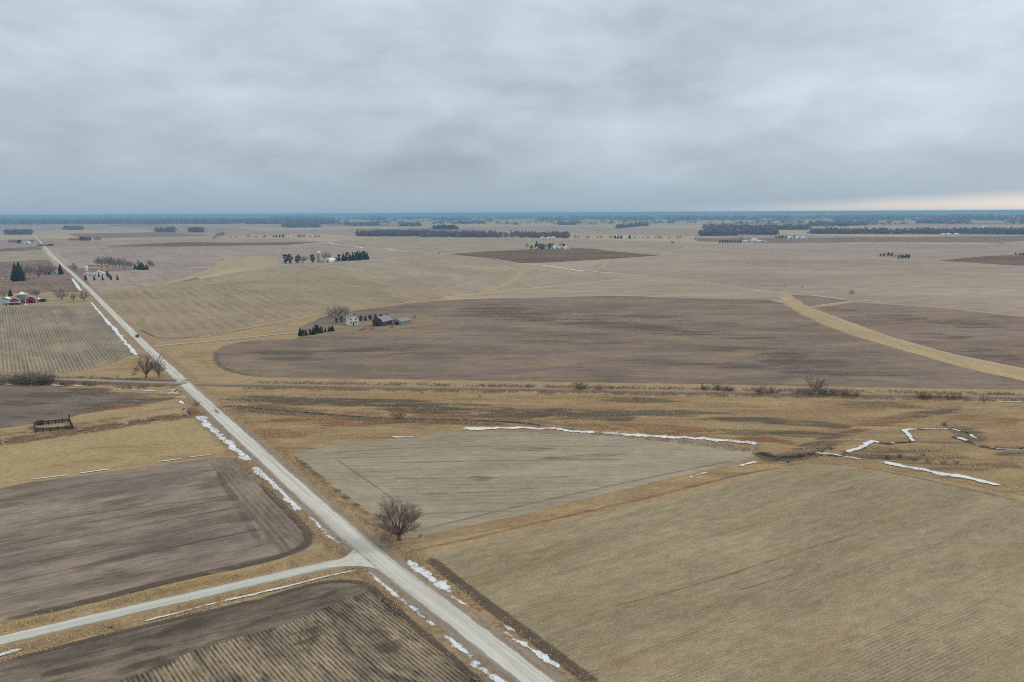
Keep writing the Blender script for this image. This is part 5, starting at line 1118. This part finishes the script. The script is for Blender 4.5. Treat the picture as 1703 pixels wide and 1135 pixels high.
# corral
def corral():
    c = [G(59, 720), G(122, 716), G(116, 703), (G(57, 709))]
    o = sum(c, Vector()) / 4; e = empty('corral', (o.x, o.y, 0)); tag(e, 'dark railed cattle pen on the pasture beside the creek', 'corral')
    hgt = 1.45
    for a, b in zip(c, c[1:] + c[:1]):
        d = b - a; L = d.length; n = max(2, int(L / 2.2)); d.normalize(); nn = Vector((-d.y, d.x, 0))
        for i in range(n):
            p = a + d * (L * i / n) - o; hh_ = hgt + random.uniform(-.1, .5)
            MB().box(-.14, .14, -.14, .14, -.1, hh_).build('post', MT['wood'], e).location = (p.x, p.y, 0)
        for k, zz in enumerate((.3, .65, 1.0, 1.3)):
            p = a - o; q = b - o
            m_ = MB(); s = nn * .05; z0, z1 = zz, zz + .26
            vv = [p + s, q + s, q - s, p - s]; m_.v = [(v.x, v.y, z0) for v in vv] + [(v.x, v.y, z1) for v in vv]
            m_.f = [[3,2,1,0],[4,5,6,7],[0,1,5,4],[1,2,6,5],[2,3,7,6],[3,0,4,7]]; m_.build('rail', MT['wood'], e)
    p = c[2] - o; MB().box(-.18, .18, -.18, .18, -.1, 3.0).build('post', MT['wood'], e).location = (p.x, p.y, 0)
    p = c[3] + (c[2] - c[3]) * .04
    f = empty('hay_feeder', (p.x + .8, p.y + 1.6, 0), .3); f.scale = (.7, .7, .7); tag(f, 'dark red hay feeder behind the corner of the cattle pen', 'feeder')
    MB().box(-1.6, 1.6, -.8, .8, .5, 1.0).build('trough', MT['wood_red'], f); MB().prism([(-.9, 2.3), (0, 2.7), (.9, 2.3), (.9, 2.2), (0, 2.6), (-.9, 2.2)], -1.7, 1.7).build('roof', MT['wood_red'], f).rotation_euler = (0, 0, math.pi / 2)
    for sx in (-1, 1):
        for sy in (-1, 1): MB().box(sx * 1.5 - .07, sx * 1.5 + .07, sy * .7 - .07, sy * .7 + .07, 0, 2.35).build('leg', MT['wood_red'], f)
corral()

# boulders and debris
def rock_mesh(seed, k=2):
    bm = bmesh.new(); bmesh.ops.create_icosphere(bm, subdivisions=k, radius=1)
    for v in bm.verts: v.co *= 1 + .35 * mnoise.noise(v.co * 1.3 + Vector((seed * 7, 0, 0))); v.co.z *= .65
    me = bpy.data.meshes.new('rock'); bm.to_mesh(me); bm.free(); return me
RK = []
for i in range(3):
    me = rock_mesh(i); me.materials.append(MT['rock']); me2 = me.copy(); me2.materials.clear(); me2.materials.append(MT['rock_dark']); RK.append((me, me2))
def rock(px, py, r, label, group, dark=0):
    p = G(px, py); o = bpy.data.objects.new('rock', random.choice(RK)[dark]); COL.objects.link(o); o.location = (p.x, p.y, r * .35 + .1); o.scale = (r * random.uniform(.8, 1.4), r * random.uniform(.8, 1.3), r); o.rotation_euler = (0, 0, random.uniform(0, 6))
    tag(o, label, 'rock', group)
for i in range(16): rock(279 + random.uniform(0, 16), 650 + random.uniform(0, 8), random.uniform(.4, .9), 'pale rock in the heap beside the field entrance', 'rock heap by field entrance')
for i in range(5): rock(293 + random.uniform(0, 6), 648 + random.uniform(0, 6), random.uniform(.5, .9), 'dark rock in the heap beside the field entrance', 'dark rocks by field entrance', 1)
for i in range(26):
    t = random.random(); rock(0 + 310 * t + random.uniform(-3, 3), 737 - 45 * t + random.uniform(-2.5, 2.5), random.uniform(.25, .6), 'grey rock on the bank of the creek left of the road', 'creek bank rocks', random.randint(0, 1))
for i in range(8): rock(302 + random.uniform(0, 24), 672 + random.uniform(0, 16), random.uniform(.4, .8), 'dark riprap rock beside the culvert', 'riprap at culvert', 1)
rock(637, 898, .6, 'stone standing in for dark logs on the verge before the big tree', None, 1)  # dark logs, built from the rounded rock mesh

# ------------------------------------------------------------------ far woods and ground cover: masses nobody could count
def inside(poly, x, y):
    n = len(poly); c = False
    for i in range(n):
        x0, y0 = poly[i]; x1, y1 = poly[(i + 1) % n]
        if (y0 > y) != (y1 > y) and x < (x1 - x0) * (y - y0) / (y1 - y0) + x0: c = not c
    return c
def clump_mesh(pts, hs, ws, ntri, rng, trunk=True):
    """each tree: a ragged cloud of small faces on a thin stem"""
    n = len(pts); V = np.zeros((n * ntri * 3, 3)); pts = np.asarray(pts); hs = np.asarray(hs); ws = np.asarray(ws)
    idx = np.repeat(np.arange(n), ntri)
    d = rng.normal(size=(n * ntri, 3)); d /= np.linalg.norm(d, axis=1)[:, None]; r = rng.random(n * ntri) ** .4
    c = np.empty((n * ntri, 3)); c[:, 0] = pts[idx, 0] + d[:, 0] * r * ws[idx] * .5; c[:, 1] = pts[idx, 1] + d[:, 1] * r * ws[idx] * .5; c[:, 2] = hs[idx] * (.52 + d[:, 2] * r * .46)
    s = (ws[idx] * .16)[:, None]
    for k in range(3): V[k::3] = c + rng.normal(size=c.shape) * s * np.array([1, 1, 1.1])
    V[:, 2] = np.maximum(V[:, 2], 0.05)
    F = np.arange(n * ntri * 3).reshape(-1, 3); return V, F
rng = np.random.default_rng(11)
def woods(pxpoly, n, h, wd, label, mat='woods', ntri=26, name='far_wood'):
    xs = [p[0] for p in pxpoly]; ys = [p[1] for p in pxpoly]; W = [G(*p) for p in pxpoly]; wp = [(p.x, p.y) for p in W]
    x0, x1 = min(p[0] for p in wp), max(p[0] for p in wp); y0, y1 = min(p[1] for p in wp), max(p[1] for p in wp); pts = []
    tries = 0
    while len(pts) < n and tries < n * 200:
        tries += 1; x = rng.uniform(x0, x1); y = rng.uniform(y0, y1)
        if inside(wp, x, y) and mnoise.noise(Vector((x / 70, y / 90, 4.4))) > rng.uniform(-.75, .25): pts.append((x, y))
    if not pts: return
    hs = h * rng.uniform(.45, 1.35, len(pts)); ws = wd * rng.uniform(.6, 1.4, len(pts))
    V, F = clump_mesh(pts, hs, ws, ntri, rng)
    me = bpy.data.meshes.new(name); me.vertices.add(len(V)); me.vertices.foreach_set('co', V.astype(np.float32).ravel()); me.loops.add(len(F) * 3); me.loops.foreach_set('vertex_index', F.astype(np.int32).ravel())
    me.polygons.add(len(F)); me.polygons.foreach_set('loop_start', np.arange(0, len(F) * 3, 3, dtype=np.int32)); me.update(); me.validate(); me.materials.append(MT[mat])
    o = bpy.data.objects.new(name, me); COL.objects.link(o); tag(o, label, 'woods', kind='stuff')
def rect(x0, x1, y0, y1, sk=0): return [(x0, y1), (x1, y1 + sk), (x1, y0 + sk), (x0, y0)]
woods(rect(594, 720, 390.5, 393.5), 520, 15, 13, 'long dark leafless wood across the plain')
woods(rect(700, 945, 391.5, 394.5, 2), 620, 14, 13, 'long dark leafless wood running on to the white sheds')
woods(rect(10, 52, 388, 391), 130, 16, 15, 'dark grove left of the far road')
woods(rect(109, 137, 381, 383), 90, 16, 18, 'small dark grove right of the far road')
woods(rect(259, 291, 384.5, 386.5), 90, 16, 17, 'small grove on the far plain, left of a pair'); woods(rect(316, 337, 385, 387), 70, 17, 17, 'small grove on the far plain, right of a pair')
woods(rect(471, 530, 377, 379), 130, 17, 20, 'dark grove beyond the silo farm'); woods(rect(573, 630, 373, 376), 130, 17, 20, 'blue grey grove far beyond the long wood')
woods([(1168, 382), (1230, 383.5), (1345, 383), (1345, 380), (1230, 379), (1168, 378)], 430, 15, 18, 'upper leafless wood on the right of the plain')
woods([(1345, 377), (1410, 377), (1410, 373), (1345, 374)], 160, 15, 20, 'upper wood continuing past the pale farm')
woods([(1163, 393), (1226, 393), (1226, 390), (1163, 389.5)], 200, 15, 14, 'low leafless wood nearest the cream shed')
woods([(1229, 391), (1292, 391), (1292, 387), (1229, 388)], 230, 15, 15, 'low leafless wood behind the long white barns')
woods([(1348, 389.5), (1560, 390), (1560, 388), (1348, 388)], 330, 15, 15, 'long right hand wood behind the mauve field')
woods([(1560, 390), (1720, 390.5), (1720, 387), (1560, 388)], 280, 15, 16, 'end of the long right hand wood')
woods(rect(1026, 1062, 379, 380.5, -3), 90, 14, 18, 'small dark copse on the far plain'); woods(rect(1046, 1076, 376, 377.5, -1), 70, 14, 18, 'small dark copse above another copse')
woods(rect(667, 700, 375.5, 377), 80, 16, 22, 'blue grey copse, left of the far white farm'); woods(rect(722, 760, 380.5, 382), 80, 14, 18, 'copse around the far white farm', 'woods_green')
woods(rect(762, 808, 371, 373), 80, 15, 22, 'thin blue grey copse near the horizon'); woods(rect(928, 958, 373.5, 375), 70, 15, 22, 'blue grey copse above the long wood')
woods(rect(1525, 1566, 370.5, 372), 80, 14, 22, 'thin dark copse right of the far farms'); woods(rect(1402, 1440, 373, 376), 90, 14, 20, 'copse with pale roofs on the right')
# bands of woodland that close the view, thickening to the left
def band(xr, yr, n, label, h=13, wd=60, ntri=10):
    pts = []
    while len(pts) < n:
        x = rng.uniform(*xr); y = rng.uniform(*yr); p = G(x, y)
        v = mnoise.noise(Vector((x / 60, y * 1.1, 2.0))) + .4 * mnoise.noise(Vector((x / 14, y * 2.2, 5.0)))
        lim = .16 if x > 520 else -.25
        if v > lim + rng.normal() * .06: pts.append((p.x, p.y))
    hs = h * rng.uniform(.6, 1.2, n); ws = wd * rng.uniform(.6, 1.5, n); V, F = clump_mesh(pts, hs, ws, ntri, rng)
    me = bpy.data.meshes.new('distant_woods'); me.vertices.add(len(V)); me.vertices.foreach_set('co', V.astype(np.float32).ravel()); me.loops.add(len(F) * 3); me.loops.foreach_set('vertex_index', F.astype(np.int32).ravel())
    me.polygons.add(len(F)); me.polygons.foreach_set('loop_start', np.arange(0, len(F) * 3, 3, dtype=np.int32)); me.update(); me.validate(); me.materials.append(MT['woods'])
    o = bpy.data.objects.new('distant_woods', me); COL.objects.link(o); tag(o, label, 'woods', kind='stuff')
band((-250, 560), (366.5, 373), 4500, 'continuous blue woodland on the horizon at the left')
band((450, 1960), (359.5, 367), 3000, 'scattered blue woodland strips along the horizon')
band((500, 1960), (366, 374), 520, 'scattered far groves below the horizon', h=12, wd=34)
# far white farm roofs
for i, (x, y) in enumerate([(716, 381), (735, 381.5), (845, 370.5), (1003, 370.2), (950, 372.8), (1290, 368), (1345, 371), (1364, 373.5), (1525, 364), (1566, 371), (604, 374.5), (1263, 361.5), (1640, 380), (770, 367.5)]):
    building('far_barn', 'tiny white farm building far off on the plain', x, y, 26, 20, 6, 5, 'gable', 'white', 'white', yaw=random.uniform(-.4, .4), group='tiny far farm buildings', cat='barn', doors=[(0, 0, 5, 4)])
for x0, x1, y, lab in [(636, 676, 382.5, 'long pale poultry barn beyond the long wood'), (978, 1010, 383.5, 'long pale barn above the loose tree line')]:
    a, b = G(x0, y), G(x1, y); building('long_barn', lab, (x0 + x1) / 2, y, (b - a).length, 16, 3.4, 2, 'gable', 'cream', 'cream', yaw=0, doors=[(0, 0, 5, 3)])

# grass tufts on the verges and rough ground
def tufts(samples, hgt, label, mat, name='grass_tufts', blades=3, wid=.10):
    pts = np.array(samples); n = len(pts); idx = np.repeat(np.arange(n), blades); N = n * blades
    ang = rng.random(N) * 6.283; lean = rng.normal(0, .28, (N, 2)); h = hgt * rng.uniform(.45, 1.25, N) * np.repeat(rng.uniform(.6, 1.3, n), blades)
    base = pts[idx]; off = rng.normal(0, .16, (N, 2)); dx = np.cos(ang) * wid; dy = np.sin(ang) * wid
    V = np.zeros((N * 3, 3)); V[0::3, 0] = base[:, 0] + off[:, 0] - dx; V[0::3, 1] = base[:, 1] + off[:, 1] - dy; V[1::3, 0] = base[:, 0] + off[:, 0] + dx; V[1::3, 1] = base[:, 1] + off[:, 1] + dy
    V[2::3, 0] = base[:, 0] + off[:, 0] + lean[:, 0] * h; V[2::3, 1] = base[:, 1] + off[:, 1] + lean[:, 1] * h
    z0 = np.repeat(pts[:, 2], blades); V[0::3, 2] = z0; V[1::3, 2] = z0; V[2::3, 2] = z0 + h
    F = np.arange(N * 3).reshape(-1, 3)
    me = bpy.data.meshes.new(name); me.vertices.add(len(V)); me.vertices.foreach_set('co', V.astype(np.float32).ravel()); me.loops.add(N * 3); me.loops.foreach_set('vertex_index', F.astype(np.int32).ravel())
    me.polygons.add(N); me.polygons.foreach_set('loop_start', np.arange(0, N * 3, 3, dtype=np.int32)); me.update(); me.validate(); me.materials.append(mat)
    o = bpy.data.objects.new(name, me); COL.objects.link(o); tag(o, label, 'grass', kind='stuff')
MT['tuft'] = bark_mat('dry_grass', (174, 160, 132), (200, 186, 158)); MT['tuft_red'] = bark_mat('dry_weeds', (150, 130, 112), (178, 158, 136))
def along(pxs, lo, hi, n, z, side=(1, -1)):
    pts = path_points(pxs, 2.0, 2); nn = normals2(pts); out = []
    while len(out) < n:
        i = int(rng.integers(len(pts))); s_ = side[int(rng.integers(len(side)))]; u = rng.uniform(lo, hi); p = pts[i] + nn[i] * (s_ * u) + Vector((rng.normal() * .8, rng.normal() * .8, 0))
        if mnoise.noise(Vector((p.x / 4, p.y / 4, .5))) + rng.normal() * .3 < -.1: continue
        out.append((p.x, p.y, z))
    return out
def in_px(poly, n, z, thr=-.1, sc=6.0, avoid=()):
    W = [(q.x, q.y) for q in (G(*p) for p in poly)]; x0, x1 = min(p[0] for p in W), max(p[0] for p in W); y0, y1 = min(p[1] for p in W), max(p[1] for p in W); out = []
    while len(out) < n:
        x = rng.uniform(x0, x1); y = rng.uniform(y0, y1)
        if not inside(W, x, y): continue
        if mnoise.noise(Vector((x / (sc * 2), y / sc, 8.5))) + rng.normal() * .2 < thr: continue
        out.append((x, y, z))
    return out
tufts(along(MAIN[:11], 4.4, 7.6, 9000, .12), .34, 'dry grass along both shoulders of the main road', MT['tuft'])
tufts(along(MAIN[:9], 4.6, 8.6, 2500, .12), .4, 'russet weeds along the main road ditch', MT['tuft_red'])
tufts(along(SIDE[:-1], 2.4, 6.2, 6500, .12), .34, 'dry grass along both shoulders of the side road', MT['tuft'])
tufts(along([(-60, 745), (30, 733), (125, 719), (230, 703), (330, 689)], 1.2, 4.0, 5000, .12), .6, 'dry weeds along the creek left of the road', MT['tuft_red'])
tufts(along([(352, 682), (430, 681), (530, 689), (661, 697), (853, 703), (1000, 715), (1260, 745)], 1.2, 6.0, 4500, .12), .6, 'dry weeds along the creek right of the road', MT['tuft_red'])
tufts(in_px([(335, 650), (860, 657), (1640, 671), (1270, 738), (860, 711), (640, 726), (486, 752), (440, 720)], 7000, .12, thr=.1), .45, 'tall dry grass in the creek grassland', MT['tuft'])
tufts(in_px([(1290, 772), (1420, 770), (1703, 826), (1703, 675), (1640, 673), (1330, 745)], 5000, .12, thr=.1), .45, 'tall dry grass in the right hand wetland', MT['tuft'])

MT['weeds'] = bark_mat('dead_weeds', (138, 120, 104), (168, 148, 126))
tufts(along([(420, 641.5), (860, 648), (1300, 655), (1560, 659), (1703, 662)], 2.6, 8.0, 5500, .12), .8, 'dead weeds along the right hand ballast track', MT['weeds'], wid=.14)
tufts(along(RAIL[1:6], 3.0, 7.0, 2500, .12), .9, 'dead weeds along the left hand ballast track', MT['weeds'], wid=.14)

# ------------------------------------------------------------------ haze
def haze():
    m_ = bpy.data.materials.new('haze'); m_.use_nodes = True; n = m_.node_tree.nodes; n.clear(); out = n.new('ShaderNodeOutputMaterial'); v = n.new('ShaderNodeVolumePrincipled')
    v.inputs['Color'].default_value = (0.42, 0.75, 0.97, 1); v.inputs['Density'].default_value = HAZE_D; v.inputs['Anisotropy'].default_value = 0.1
    m_.node_tree.links.new(v.outputs[0], out.inputs['Volume'])
    b = MB(); b.box(-EXT - 100, EXT + 100, -1600, EXT + 100, -1.0, 79.0); o = b.build('haze', m_); tag(o, 'thin bluish haze over the plain', 'haze', kind='stuff')
haze()
